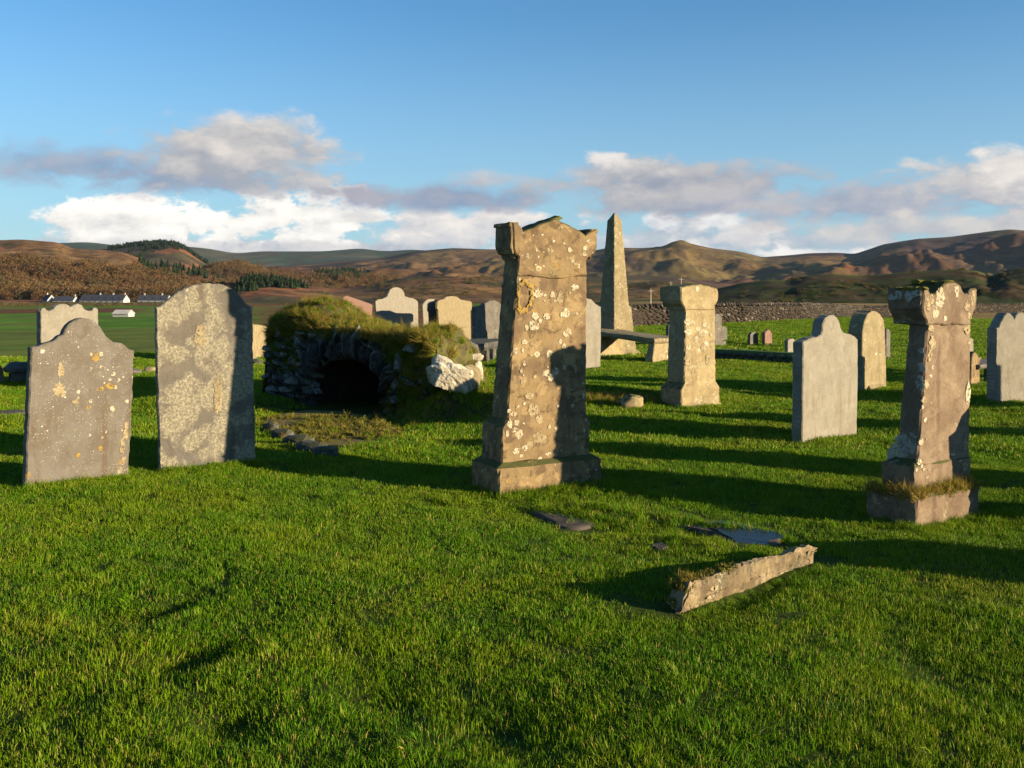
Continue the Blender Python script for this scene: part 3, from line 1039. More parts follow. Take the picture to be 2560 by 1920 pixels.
def lichens(parent, face, lst, back=0.0):
    """lst: (px, py, rx px, ry px, material, inner)"""
    for (px, py, rx, ry, mt, inner) in lst:
        _lich[0] += 1
        rv = 0.62 + 0.42 * ((_lich[0] * 0.618) % 1.0)
        bk = back
        if callable(back):
            bk = back(face.at(px, py, 0.08)[1])
        x, z = face.at(px, py, bk)
        x2, z2 = face.at(px + rx, py - ry, bk)
        me = blob_mesh("lichen", abs(x2 - x) * rv, abs(z2 - z) * rv * 1.05, mt, _lich[0], (inner and 0.35 + inner * 0.5) if _lich[0] % 2 else 0)
        obj("lichen", me, parent, (x, bk - 0.0016, z))


def headstone(name, label, bl, br, outline, thick, mat, seed=0, group=None, cat="headstone", lich=None, step=0.025, jit=0.0032, deep=0.12):
    """single upright slab, its outline given in photograph pixels and carried to its own plane and distance"""
    o, yaw, w = plane_of(bl, br)
    f = Face(o, yaw, w)
    pts = [f.at(*q) for q in outline]
    pts = [(pts[0][0], pts[0][1] - deep)] + pts + [(pts[-1][0], pts[-1][1] - deep)]
    me = slab_mesh(name, pts, 0.0, thick, mat, min(0.010, thick * 0.15), step, jit, seed)
    if lich:
        r = f.root(name)
        obj("slab", me, r)
        lichens(r, f, lich)
    else:
        r = obj(name, me, None, o, (0, 0, yaw))
    tag(r, label, cat, group)
    return r, f


# ------------------------------------------------------------------ headstones on the left
hs1, f1 = headstone("headstone", "spotted grey slate headstone with curved shoulders nearest the left edge", (65, 1221), (320, 1192),
    [(65, 1218), (68, 1100), (73, 980), (78, 868), (84, 867), (97, 864), (110, 858), (130, 853), (147, 841), (158, 838), (163, 826), (170, 812), (182, 802), (196, 796),
     (210, 794), (224, 797), (240, 806), (252, 818), (260, 832), (265, 842), (272, 846), (284, 855), (300, 858), (314, 863), (326, 873), (335, 875), (334, 930), (329, 1050), (322, 1190)],
    0.10, S_SLATE, 1, lich=[(283, 860 + 75, 6, 6, L_WHITE, 0.5), (228, 886, 6, 6, L_WHITE, 0.5), (252, 885, 7, 6, L_WHITE, 0.45), (238, 893, 15, 13, L_YELLOW, 0), (252, 917, 6, 5, L_WHITE, 0),
     (281, 1022, 7, 8, L_WHITE, 0.5), (226, 1002, 6, 7, L_WHITE, 0.5), (189, 1004, 8, 7, L_PALE, 0), (274, 966, 13, 9, L_YELLOW, 0), (253, 972, 7, 9, L_YELLOW, 0), (288, 968, 5, 5, L_WHITE, 0.5),
     (297, 950, 5, 5, L_WHITE, 0.5), (308, 943, 4, 4, L_WHITE, 0.5), (317, 1003, 5, 6, L_WHITE, 0.5), (306, 1115, 9, 26, L_PALE, 0), (314, 1085, 6, 16, L_PALE, 0), (310, 1150, 7, 12, L_PALE, 0),
     (305, 1076, 4, 4, L_WHITE, 0), (316, 1062, 6, 11, L_PALE, 0), (147, 975, 20, 24, L_PALE, 0.55), (152, 925, 9, 17, L_PALE, 0), (265, 1080, 3, 4, L_WHITE, 0), (256, 1094, 3, 3, L_WHITE, 0),
     (250, 1121, 7, 7, L_YELLOW, 0), (195, 1138, 8, 8, L_YELLOW, 0), (220, 1018, 9, 8, L_YELLOW, 0), (275, 950, 4, 5, L_WHITE, 0), (260, 957, 4, 4, L_WHITE, 0.4)])
hs2, f2 = headstone("headstone", "tall lichen crusted headstone with rounded arch top, half in shadow", (399, 1180), (638, 1156),
    [(399, 1178), (396, 1050), (392, 900), (390, 768), (400, 766), (412, 756), (428, 742), (445, 729), (465, 719), (485, 712), (505, 709), (525, 708), (548, 709), (566, 715), (585, 725),
     (602, 741), (615, 756), (622, 763), (632, 766), (633, 900), (637, 1050), (639, 1155)], 0.12, S_CRUST, 2, step=0.025, jit=0.003,
     lich=[(500, 842, 16, 26, L_PALE, 0.0), (545, 985, 12, 60, L_PALE, 0.35)])
hs3, f3 = headstone("headstone", "grey headstone with twin scrolls and ears behind the spotted slate headstone", (103, 965), (248, 950),
    [(103, 963), (103, 870), (103, 778), (106, 771), (112, 769), (117, 775), (123, 778), (134, 774), (141, 765), (150, 761), (162, 760), (170, 762), (177, 768), (185, 762), (195, 760), (205, 763),
     (212, 773), (222, 777), (231, 777), (235, 770), (241, 769), (246, 776), (247, 850), (248, 948)], 0.11, S_PALE, 3)

# ------------------------------------------------------------------ headstones round the vault
headstone("headstone", "grey slate headstone with knob top above the vault turf", (942, 868), (1047, 858),
    [(942, 866), (941, 790), (939, 754), (945, 749), (958, 747), (968, 742), (972, 733), (976, 724), (984, 719), (994, 718), (1004, 722), (1010, 730), (1012, 740), (1022, 744), (1034, 746), (1041, 750),
     (1045, 755), (1046, 820), (1047, 857)], 0.12, S_PALE, 4)
headstone("headstone", "narrow pale headstone with diagonal crack tucked behind its sandstone neighbour", (1062, 878), (1128, 866),
    [(1062, 876), (1059, 800), (1057, 764), (1062, 755), (1070, 748), (1082, 747), (1092, 749), (1100, 752), (1112, 757), (1124, 766), (1128, 865)], 0.10, S_PALE, 5, jit=0.004)
headstone("headstone", "buff headstone with cornice and low curved pediment beside the narrow cracked one", (1100, 876), (1180, 862),
    [(1100, 874), (1097, 800), (1096, 775), (1093, 772), (1094, 755), (1100, 750), (1110, 748), (1117, 742), (1130, 740), (1143, 742), (1152, 749), (1162, 751), (1176, 753), (1180, 757), (1180, 773), (1176, 777),
     (1177, 820), (1178, 861)], 0.16, S_BUFF, 6)
headstone("headstone", "mottled grey headstone with wavy arched top left of the tall monument", (1189, 884), (1264, 872),
    [(1189, 882), (1188, 820), (1188, 768), (1197, 766), (1206, 764), (1214, 757), (1224, 752), (1236, 751), (1246, 754), (1255, 761), (1262, 768), (1263, 820), (1264, 871)], 0.11, S_GREY, 7)
headstone("headstone", "tilted red granite slab behind the vault turf", (872, 850), (935, 838),
    [(872, 848), (866, 790), (858, 745), (866, 739), (885, 745), (905, 752), (922, 758), (931, 762), (930, 800), (928, 838)], 0.10, S_PINK, 8)
headstone("stone_block", "pale sunlit stone block left of the vault", (630, 905), (668, 893),
    [(630, 903), (630, 809), (645, 811), (668, 815), (669, 850), (667, 893)], 0.5, S_CREAM, 9, cat="stone block", jit=0.006)
headstone("headstone", "plain pale headstone with one sloping shoulder right behind the tall monument", (1440, 926), (1502, 918),
    [(1440, 924), (1440, 790), (1440, 750), (1462, 744), (1478, 748), (1490, 760), (1498, 766), (1503, 768), (1503, 850), (1502, 918)], 0.12, S_PALE, 10)

# ------------------------------------------------------------------ headstones on the right
headstone("headstone", "tall pale grey headstone with knob top and stepped shoulders left of the mossy pillar", (2006, 1111), (2142, 1090),
    [(2006, 1109), (2007, 1000), (2008, 860), (2010, 855), (2022, 848), (2032, 844), (2044, 843), (2053, 837), (2055, 825), (2057, 810), (2064, 796), (2074, 788), (2083, 787), (2092, 792), (2099, 804),
     (2102, 818), (2106, 828), (2113, 833), (2128, 836), (2138, 841), (2145, 848), (2145, 950), (2142, 1089)], 0.125, S_PALE, 11)
r_, fa = headstone("headstone", "buff round arched headstone on low plinth behind the pale knob topped one", (2153, 979), (2216, 969),
    [(2153, 984), (2155, 900), (2157, 830), (2161, 804), (2169, 786), (2180, 778), (2190, 778), (2202, 786), (2210, 800), (2213, 830), (2215, 900), (2216, 972)], 0.24, S_BUFF, 12, lich=[(2183, 960, 10, 6, L_PALE, 0), (2190, 885, 3, 4, L_WHITE, 0), (2162, 850, 3, 4, L_WHITE, 0.4)])
obj("plinth", loft_mesh("plinth", [(-0.1, -0.26, 0.30, -0.06, 0.32), (0.05, -0.26, 0.30, -0.06, 0.32), (0.08, -0.22, 0.26, -0.03, 0.29)], S_BUFF, seed=3), r_)
headstone("headstone", "pale speckled double arched headstone cut by the right edge", (2490, 1006), (2640, 999),
    [(2490, 1006), (2490, 900), (2491, 820), (2498, 818), (2502, 805), (2510, 790), (2518, 783), (2526, 784), (2533, 792), (2536, 799), (2540, 789), (2548, 781), (2557, 780), (2567, 787), (2575, 800),
     (2583, 812), (2595, 818), (2640, 822), (2640, 998)], 0.17, S_PALE, 13)
headstone("headstone", "slim pale headstone peeping out beside the mossy pillar", (2405, 935), (2434, 931),
    [(2405, 934), (2405, 850), (2412, 846), (2425, 843), (2434, 849), (2434, 900), (2434, 930)], 0.12, S_PALE, 14)
headstone("headstone", "small brown ornate headstone between mossy pillar and double arched stone", (2428, 964), (2450, 961),
    [(2428, 963), (2430, 895), (2433, 883), (2438, 879), (2443, 886), (2447, 893), (2452, 892), (2453, 898), (2449, 908), (2450, 960)], 0.11, S_SAND, 15)
# tiny stones far across the lawn
for q, (bl, br, ol, th, mt, lb) in enumerate([
    ((1876, 866), (1896, 864), [(1876, 866), (1876, 838), (1880, 831), (1888, 829), (1895, 834), (1896, 864)], 0.10, S_GREY, "small grey rounded headstone alone on the far lawn"),
    ((1913, 866), (1931, 864), [(1913, 866), (1913, 833), (1918, 827), (1922, 824), (1927, 828), (1930, 834), (1931, 864)], 0.10, S_PINK, "small red pointed headstone alone on the far lawn"),
    ((1970, 886), (1990, 884), [(1970, 886), (1970, 852), (1976, 847), (1984, 847), (1990, 852), (1990, 884)], 0.10, S_PALE, "small white headstone just left of the pale knob topped one"),
    ((2218, 900), (2226, 899), [(2216, 900), (2216, 824), (2222, 823), (2226, 828), (2226, 899)], 0.10, S_GREY, "thin grey headstone edge showing beside the round arched one"),
    ((1672, 852), (1690, 850), [(1672, 852), (1672, 814), (1678, 811), (1690, 812), (1690, 850)], 0.10, S_GREY, "small grey headstone left of the cream pillar"),
    ((1806, 852), (1819, 850), [(1800, 852), (1800, 818), (1808, 815), (1818, 819), (1819, 850)], 0.12, S_GREY, "low grey headstone just right of the tall stepped one by the cream pillar")]):
    headstone("headstone", lb, bl, br, ol, th, mt, 20 + q)
# stepped monument half hidden by the cream pillar
r_, fm = headstone("monument", "slim grey monument on stepped base half hidden by the cream pillar", (1775, 866), (1812, 863),
    [(1782, 852), (1784, 800), (1787, 788), (1794, 783), (1801, 787), (1805, 795), (1806, 840)], 0.2, S_GREY, 30, lich=[(1797, 822, 3, 4, L_PALE, 0)], cat="monument")
for k, (xa, xb, z0, z1) in enumerate([(-0.28, 0.24, -0.1, 0.13), (-0.22, 0.18, 0.131, 0.24)]):
    obj("base_step", loft_mesh("base_step", [(z0, xa, xb, -0.12 + 0.05 * k, 0.38 - 0.05 * k), (z1, xa, xb, -0.12 + 0.05 * k, 0.38 - 0.05 * k)], S_GREY, seed=40 + k), r_)


# ------------------------------------------------------------------ the tall monument in the middle
def tall_monument():
    o, yaw, w = plane_of((1245, 1235), (1503, 1212))
    yaw = R(29)
    f = Face(o, yaw)
    r = f.root("pedimented_monument")
    tag(r, "tall leaning sandstone monument with pediment, corner blocks and white lichen spots", "monument")
    a = lambda x, y, b=0.0: f.at(x, y, b)
    DP = 0.47
    xl, _ = a(1245, 1230)
    xr, _ = a(1505, 1205)
    _, z1 = a(1251, 1163)
    zt = z1 + 0.03
    xl2, _ = a(1254, 1150, 0.06)
    xr2, _ = a(1474, 1130, 0.06)
    obj("plinth", loft_mesh("plinth", [(-0.15, xl, xr, 0, DP), (z1 - 0.03, xl + 0.005, xr, 0.0, DP), (z1 + 0.005, xl2 - 0.01, xr2 + 0.02, 0.05, DP - 0.05)], S_SAND, 0.015, 0.003, 1), r)
    b1 = 0.065
    lx, z2 = a(1255, 1073, b1)
    rx, _ = a(1477, 1066, b1)
    sx, z3 = a(1268, 1045, b1 + 0.015)
    tx, _ = a(1466, 1045, b1 + 0.015)
    ux, z4 = a(1291, 690, b1 + 0.03)
    vx, _ = a(1468, 684, b1 + 0.03)
    zb = z1 + 0.006
    obj("shaft", loft_mesh("shaft", [(zb, xl2, xr2, b1 - 0.005, DP - b1), (z2, lx, rx, b1, DP - b1), (z2 + 0.02, lx + 0.01, rx - 0.008, b1 + 0.004, DP - b1 - 0.01),
        (z3 - 0.01, sx, tx, b1 + 0.012, DP - b1 - 0.055), (z3 + 0.02, sx, tx, b1 + 0.012, DP - b1 - 0.06), (z4, ux, vx, b1 + 0.03, DP - b1 - 0.075)], S_SAND, 0.012, 0.0022, 2), r)
    bh = b1 + 0.012
    hd = [(1293, 690), (1296, 650), (1297, 642), (1289, 634), (1284, 622), (1283, 580), (1282, 557), (1292, 558), (1302, 566), (1309, 578), (1330, 570), (1360, 557), (1388, 547), (1420, 562), (1450, 578),
          (1465, 587), (1476, 579), (1490, 573), (1491, 590), (1489, 620), (1482, 634), (1471, 643), (1467, 652), (1468, 690)]
    pts = [a(x, y, bh) for x, y in hd]
    obj("pediment", slab_mesh("pediment", pts, bh, DP - b1 - 0.085, S_SAND, 0.01, 0.025, 0.0025, 4), r)
    # corner blocks and the mouldings under them, wrapping round both ends
    for (x0, x1, tp, bt) in ((1283, 1300, 557, 622), (1478, 1490, 573, 622)):
        xa, za = a(x0, tp, bh)
        xb, zb_ = a(x1, bt, bh)
        lo, hi = min(xa, xb), max(xa, xb)
        e = 0.018
        left = x0 < 1400
        ol, orr = (lo - e, hi - 0.006) if left else (lo + 0.006, hi + e)
        obj("corner_block", loft_mesh("corner_block", [(zb_, ol, orr, bh + 0.012, DP - b1 - 0.06), (za - 0.03, ol, orr, bh + 0.012, DP - b1 - 0.06), (za - 0.025, ol - (e * 0.6 if left else 0), orr + (0 if left else e * 0.6), bh + 0.008, DP - b1 - 0.05),
            (za + 0.004, ol - (e * 0.6 if left else 0), orr + (0 if left else e * 0.6), bh + 0.008, DP - b1 - 0.05)], S_SAND, 0.006, 0.0015, 5, 4, 0.03), r)
        obj("moulding", loft_mesh("moulding", [(zb_ - 0.085, ol + (0.05 if left else 0), orr - (0 if left else 0.05), bh + 0.03, DP - b1 - 0.09), (zb_ - 0.045, ol + (0.04 if left else 0), orr - (0 if left else 0.04), bh + 0.03, DP - b1 - 0.08),
            (zb_ - 0.04, ol + (0.022 if left else 0), orr - (0 if left else 0.022), bh + 0.02, DP - b1 - 0.07), (zb_ - 0.002, ol + 0.004, orr - 0.004, bh + 0.014, DP - b1 - 0.064)], S_SAND, 0.005, 0.001, 6, 4, 0.02), r)
    # moss cushion along the ridge
    mp = [a(x, y, 0.22) for x, y in ((1312, 577), (1335, 566), (1360, 552), (1388, 543), (1396, 548), (1360, 561), (1330, 574))]
    obj("moss", slab_mesh("moss", mp, 0.14, 0.30, MOSS, 0.006, 0.02, 0.004, 9), r)
    W, P, Y = L_WHITE, L_PALE, L_YELLOW
    lst = [(1344, 735, 14, 13, W, .35), (1362, 738, 6, 5, W, 0), (1381, 737, 7, 7, W, 0), (1387, 752, 4, 4, W, 0), (1361, 752, 4, 4, W, 0), (1437, 719, 9, 9, W, .4), (1424, 732, 3, 4, W, 0), (1412, 783, 11, 11, W, .3),
           (1439, 786, 8, 7, W, .45), (1338, 790, 13, 14, W, 0), (1366, 791, 9, 8, W, 0), (1334, 815, 16, 15, W, .2), (1350, 802, 7, 11, W, 0), (1316, 819, 6, 8, W, .5), (1418, 832, 14, 17, W, .25), (1400, 854, 5, 6, W, 0),
           (1311, 855, 8, 8, W, .45), (1306, 877, 6, 10, W, .5), (1288, 877, 7, 9, W, .5), (1365, 933, 11, 12, W, 0), (1377, 943, 9, 9, W, .3), (1388, 929, 10, 11, W, .4), (1410, 866, 8, 9, W, .4), (1411, 918, 5, 6, W, 0),
           (1311, 908, 5, 8, W, .5), (1303, 927, 5, 9, W, .5), (1307, 954, 6, 6, W, .4), (1310, 938, 4, 4, W, 0), (1337, 942, 5, 5, P, 0), (1395, 1015, 4, 5, W, 0), (1348, 1048, 13, 18, P, 0), (1332, 1025, 16, 16, P, 0),
           (1346, 1095, 22, 20, P, 0), (1325, 1112, 15, 16, P, 0), (1295, 1016, 5, 4, W, 0), (1310, 1009, 6, 6, W, 0), (1274, 1030, 6, 9, W, .4), (1284, 1035, 10, 9, W, .35), (1291, 1056, 10, 11, W, .45), (1274, 1060, 7, 12, W, .4),
           (1286, 1075, 9, 9, W, .35), (1297, 1086, 9, 12, W, .45), (1268, 1085, 5, 10, W, .4), (1290, 1128, 12, 12, W, .45), (1312, 1120, 8, 8, W, .4), (1303, 1140, 6, 6, W, .4), (1373, 1067, 6, 8, W, .4), (1388, 1072, 5, 5, W, 0),
           (1375, 1130, 9, 8, W, .4), (1368, 1135, 5, 4, W, 0), (1453, 1118, 6, 5, W, .4), (1460, 1075, 4, 9, W, .4), (1465, 1050, 3, 6, W, 0), (1400, 745, 10, 20, P, 0), (1330, 860, 9, 10, P, 0), (1322, 990, 12, 10, P, 0)]
    lichens(r, f, lst, lambda z: b1 - 0.001 if z < z2 else b1 + float(np.interp(z, [z2, z3, z4], [0.002, 0.010, 0.028])))
    lichens(r, f, [(1424, 625, 8, 8, W, 0), (1462, 620, 5, 7, W, 0), (1384, 603, 4, 5, W, 0), (1410, 609, 4, 4, W, 0), (1318, 640, 4, 6, W, 0), (1340, 663, 4, 5, W, 0), (1356, 587, 3, 3, W, 0), (1404, 570, 3, 4, W, 0),
                   (1425, 645, 6, 6, P, 0), (1471, 603, 5, 5, W, 0), (1438, 660, 7, 5, P, 0), (1375, 625, 12, 9, P, 0)], bh)
    # broken yellow ring under the left moulding
    x, z = a(1312, 740, b1 + 0.02)
    x2, z2_ = a(1332, 695, b1 + 0.02)
    obj("lichen", blob_mesh("lichen", abs(x2 - x), abs(z2_ - z), L_YELLOW, 3, 0.76, 0.003, 1.0), r, (x, b1 + 0.018, z))
    # carved break line where the inscription panel starts
    zz = a(1380, 690, b1)[1]
    obj("panel_edge", slab_mesh("panel_edge", [(ux + 0.04, zz + 0.012), (ux + 0.16, zz - 0.004), (ux + 0.30, zz - 0.016), (ux + 0.40, zz - 0.02), (vx - 0.16, zz - 0.004), (vx - 0.05, zz + 0.02), (vx - 0.05, zz + 0.05), (ux + 0.04, zz + 0.05)],
        b1 + 0.014, b1 + 0.06, S_SAND, 0.006, 0.02, 0.002, 12), r)


tall_monument()


# ------------------------------------------------------------------ mossy pillar on the right and cream pillar in the middle distance
def mossy_pillar():
    o, yaw, w = plane_of((2291, 1323), (2446, 1281))
    yaw = R(34)
    g0 = G(2291, 1323)
    f = Face(g0, yaw)
    r = f.root("pillar_monument")
    tag(r, "lichen streaked sandstone pillar monument with flat mossy capital on square plinth", "monument")
    a = lambda x, y, b=0.0: f.at(x, y, b)
    DP = 0.40
    xr, _ = a(2448, 1281)
    _, z1 = a(2293, 1243)
    obj("plinth", loft_mesh("plinth", [(-0.2, 0, xr, 0, DP), (z1 - 0.02, 0.003, xr, 0, DP), (z1, 0.012, xr - 0.01, 0.012, DP - 0.012)], S_RED, 0.012, 0.004, 21), r)
    b = 0.085
    l0, _ = a(2284, 1205, b)
    r0, _ = a(2428, 1180, b)
    l1, z2 = a(2285, 1169, b)
    l2, z3 = a(2296, 1150, b + 0.02)
    r2, _ = a(2424, 1114, b + 0.02)
    l3, z4 = a(2319, 806, b + 0.035)
    r3, _ = a(2428, 806, b + 0.035)
    DB = DP - 0.055
    obj("shaft", loft_mesh("shaft", [(z1 + 0.001, l0, r0, b, DB), (z2, l0, r0, b, DB), (z2 + 0.012, l0 + 0.012, r0 - 0.01, b + 0.01, DB - 0.03), (z3, l2, r2, b + 0.02, DB - 0.06), (z3 + 0.03, l2, r2, b + 0.02, DB - 0.065),
        (z4, l3, r3, b + 0.035, DB - 0.08)], S_RED, 0.012, 0.0025, 22), r)
    bh = b + 0.015
    hd = [(2318, 812), (2317, 802), (2310, 785), (2308, 772), (2309, 722), (2318, 721), (2323, 726), (2326, 736), (2336, 734), (2346, 727), (2355, 716), (2366, 706), (2376, 703), (2388, 703), (2401, 712), (2412, 732),
          (2422, 734), (2429, 722), (2443, 721), (2442, 755), (2437, 775), (2431, 790), (2428, 802), (2428, 812)]
    obj("capital", slab_mesh("capital", [a(x, y, bh) for x, y in hd], bh, DB + 0.03, S_RED, 0.01, 0.025, 0.0035, 23), r)
    # projecting side faces of the capital and the necking under them
    xa, za = a(2309, 722, bh)
    xb, zb = a(2310, 772, bh)
    obj("side_block", loft_mesh("side_block", [(zb - 0.035, xa + 0.012, xa + 0.06, bh + 0.03, DB), (zb, xa - 0.008, xa + 0.06, bh + 0.018, DB + 0.034), (za + 0.004, xa - 0.010, xa + 0.055, bh + 0.014, DB + 0.036)], S_RED, 0.006, 0.003, 24, 5, 0.03), r)
    xc, _ = a(2443, 722, bh)
    obj("side_block", loft_mesh("side_block", [(zb - 0.035, xc - 0.05, xc - 0.015, bh + 0.03, DB), (zb, xc - 0.05, xc + 0.008, bh + 0.018, DB + 0.045), (za + 0.004, xc - 0.04, xc + 0.01, bh + 0.014, DB + 0.05)], S_RED, 0.006, 0.003, 25, 5, 0.03), r)
    # moss crusts on top
    rs = np.random.default_rng(77)
    xh0, xh1, zh = a(2358, 705, bh)[0], a(2396, 705, bh)[0], a(2376, 704, bh)[1]
    for k in range(14):
        yy = 0.12 + 0.24 * ((k * 0.618) % 1.0)
        if k % 2:
            pos = (rs.uniform(xh0, xh1), yy, zh)
        else:
            pos = (xa + rs.uniform(0.005, 0.03), yy, za + 0.002)
        obj("moss", rock_mesh("moss", 0.022 + 0.02 * rs.random(), 0.03 + 0.02 * rs.random(), 0.010 + 0.008 * rs.random(), MOSS, 50 + k, 2, 0.3), r, pos)
    W, P, GY = L_WHITE, L_PALE, L_GREY
    bb = b + 0.03
    lichens(r, f, [(2350, 745, 13, 26, W, 0), (2338, 782, 12, 22, W, 0), (2362, 796, 5, 7, W, 0), (2391, 728, 8, 16, W, 0), (2320, 760, 8, 30, P, 0.3), (2328, 748, 6, 16, P, 0.3), (2417, 765, 9, 14, P, .45), (2432, 745, 6, 16, P, .4),
                   (2423, 790, 7, 10, P, .4)], bh)
    lichens(r, f, [(2327, 820, 9, 17, P, .35), (2330, 860, 9, 20, P, .4), (2324, 890, 7, 16, P, .35), (2331, 918, 6, 8, W, .3), (2417, 817, 9, 20, P, .55), (2422, 860, 6, 10, P, .4), (2420, 985, 6, 28, W, 0), (2302, 1105, 8, 11, W, 0),
                   (2309, 1000, 8, 14, P, .4), (2316, 960, 6, 14, P, .3), (2312, 1050, 5, 8, W, .3), (2381, 1136, 9, 8, W, 0), (2414, 1112, 6, 18, P, 0), (2400, 1152, 5, 6, W, 0), (2413, 1165, 8, 12, P, 0), (2314, 1098, 4, 5, W, .4),
                   (2306, 1018, 4, 8, W, 0), (2326, 940, 4, 5, W, 0)], lambda z: b + float(np.interp(z, [z2, z3, z4], [0.0, 0.018, 0.033])))
    lichens(r, f, [(2291, 1175, 5, 7, W, 0), (2298, 1155, 5, 9, W, 0), (2304, 1165, 4, 6, W, 0), (2322, 1175, 3, 4, W, 0), (2309, 1173, 3, 4, W, 0), (2318, 1192, 4, 5, W, 0)], b)
    # pale crusts on the shaded left side of shaft and flare
    for (zz, yy, sz) in ((z3 + 0.03, 0.26, 0.075), (z3 + 0.10, 0.22, 0.055), (z3 + 0.06, 0.18, 0.06), (z3 - 0.01, 0.30, 0.06), (z3 + 0.15, 0.16, 0.03), (z4 - 0.32, 0.135, 0.03), (z4 - 0.42, 0.14, 0.035), (z4 - 0.20, 0.15, 0.02), (z3 + 0.5, 0.135, 0.03), (z3 + 0.56, 0.15, 0.02)):
        k = (zz - z3) / (z4 - z3)
        xx = l2 + (l3 - l2) * max(0, k) - 0.004
        lo = blob_mesh("lichen", sz, sz * 1.2, L_GREY, int(zz * 1000), 0)
        obj("lichen", lo, r, (xx, yy, zz), (0, 0, -math.pi / 2))
    for (yy, zz, s) in ((0.2, za - 0.05, 0.045), (0.29, za - 0.04, 0.035), (0.34, za - 0.06, 0.035), (0.14, za - 0.03, 0.03)):
        obj("lichen", blob_mesh("lichen", s, s * 0.8, L_GREY, int(yy * 999), 0), r, (xa - 0.013, yy, zz), (0, 0, -math.pi / 2))
    return r, f, z1, l0, r0, DP, xr, b


def cream_pillar():
    g0 = G(1703, 1021)
    yaw = R(33)
    f = Face(g0, yaw)
    r = f.root("pillar_monument")
    tag(r, "sunlit cream sandstone pillar monument with thick square head and no plinth", "monument")
    a = lambda x, y, b=0.0: f.at(x, y, b)
    l0, z0 = a(1704, 1010)
    r0, _ = a(1800, 1003)
    l1, z1 = a(1703, 975)
    r1, _ = a(1799, 970)
    l2, z2 = a(1711, 957, 0.02)
    r2, _ = a(1790, 952, 0.02)
    l3, z3 = a(1713, 770, 0.03)
    r3, _ = a(1788, 768, 0.03)
    D = 0.42
    obj("shaft", loft_mesh("shaft", [(-0.2, l0 - 0.02, r0 + 0.03, -0.01, D + 0.02), (0.02, l0 - 0.005, r0 + 0.03, -0.01, D + 0.02), (0.05, l0, r0, 0, D), (z1, l1, r1, 0, D), (z2, l2, r2, 0.02, D - 0.05), (z3, l3, r3, 0.03, D - 0.07)], S_CREAM, 0.014, 0.003, 31), r)
    hd = [(1713, 775), (1712, 768), (1705, 758), (1703, 750), (1704, 718), (1720, 714), (1750, 710), (1770, 714), (1794, 721), (1797, 730), (1796, 752), (1789, 764), (1788, 775)]
    obj("head", slab_mesh("head", [a(x, y, 0.012) for x, y in hd], 0.012, D - 0.02, S_CREAM, 0.014, 0.03, 0.004, 32), r)
    xa, za = a(1704, 718, 0.012)
    _, zb = a(1704, 752, 0.012)
    obj("side_block", loft_mesh("side_block", [(zb - 0.05, xa + 0.03, xa + 0.06, 0.05, D - 0.05), (zb, xa - 0.012, xa + 0.06, 0.028, D + 0.01), (za, xa - 0.014, xa + 0.05, 0.022, D + 0.015)], S_CREAM, 0.008, 0.003, 33, 5, 0.03), r)
    W, P = L_WHITE, L_PALE
    lichens(r, f, [(1743, 722, 8, 9, W, 0)], 0.012)
    lichens(r, f, [(1719, 805, 8, 10, W, .3), (1731, 808, 7, 9, W, .4), (1722, 830, 9, 9, W, 0), (1745, 822, 8, 6, W, .5), (1762, 812, 7, 11, W, 0), (1757, 830, 12, 8, W, .2), (1741, 848, 9, 10, W, 0), (1754, 850, 9, 10, P, .3), (1777, 838, 3, 5, W, 0),
                   (1721, 868, 9, 11, W, .4), (1761, 870, 11, 10, P, .2), (1724, 890, 9, 9, P, 0), (1731, 898, 3, 4, W, 0), (1778, 860, 6, 9, P, 0), (1735, 930, 10, 12, P, 0), (1720, 905, 8, 10, P, 0), (1770, 900, 8, 14, P, 0)], lambda z: float(np.interp(z, [z2, z3], [0.018, 0.028])))


MP = mossy_pillar()
cream_pillar()


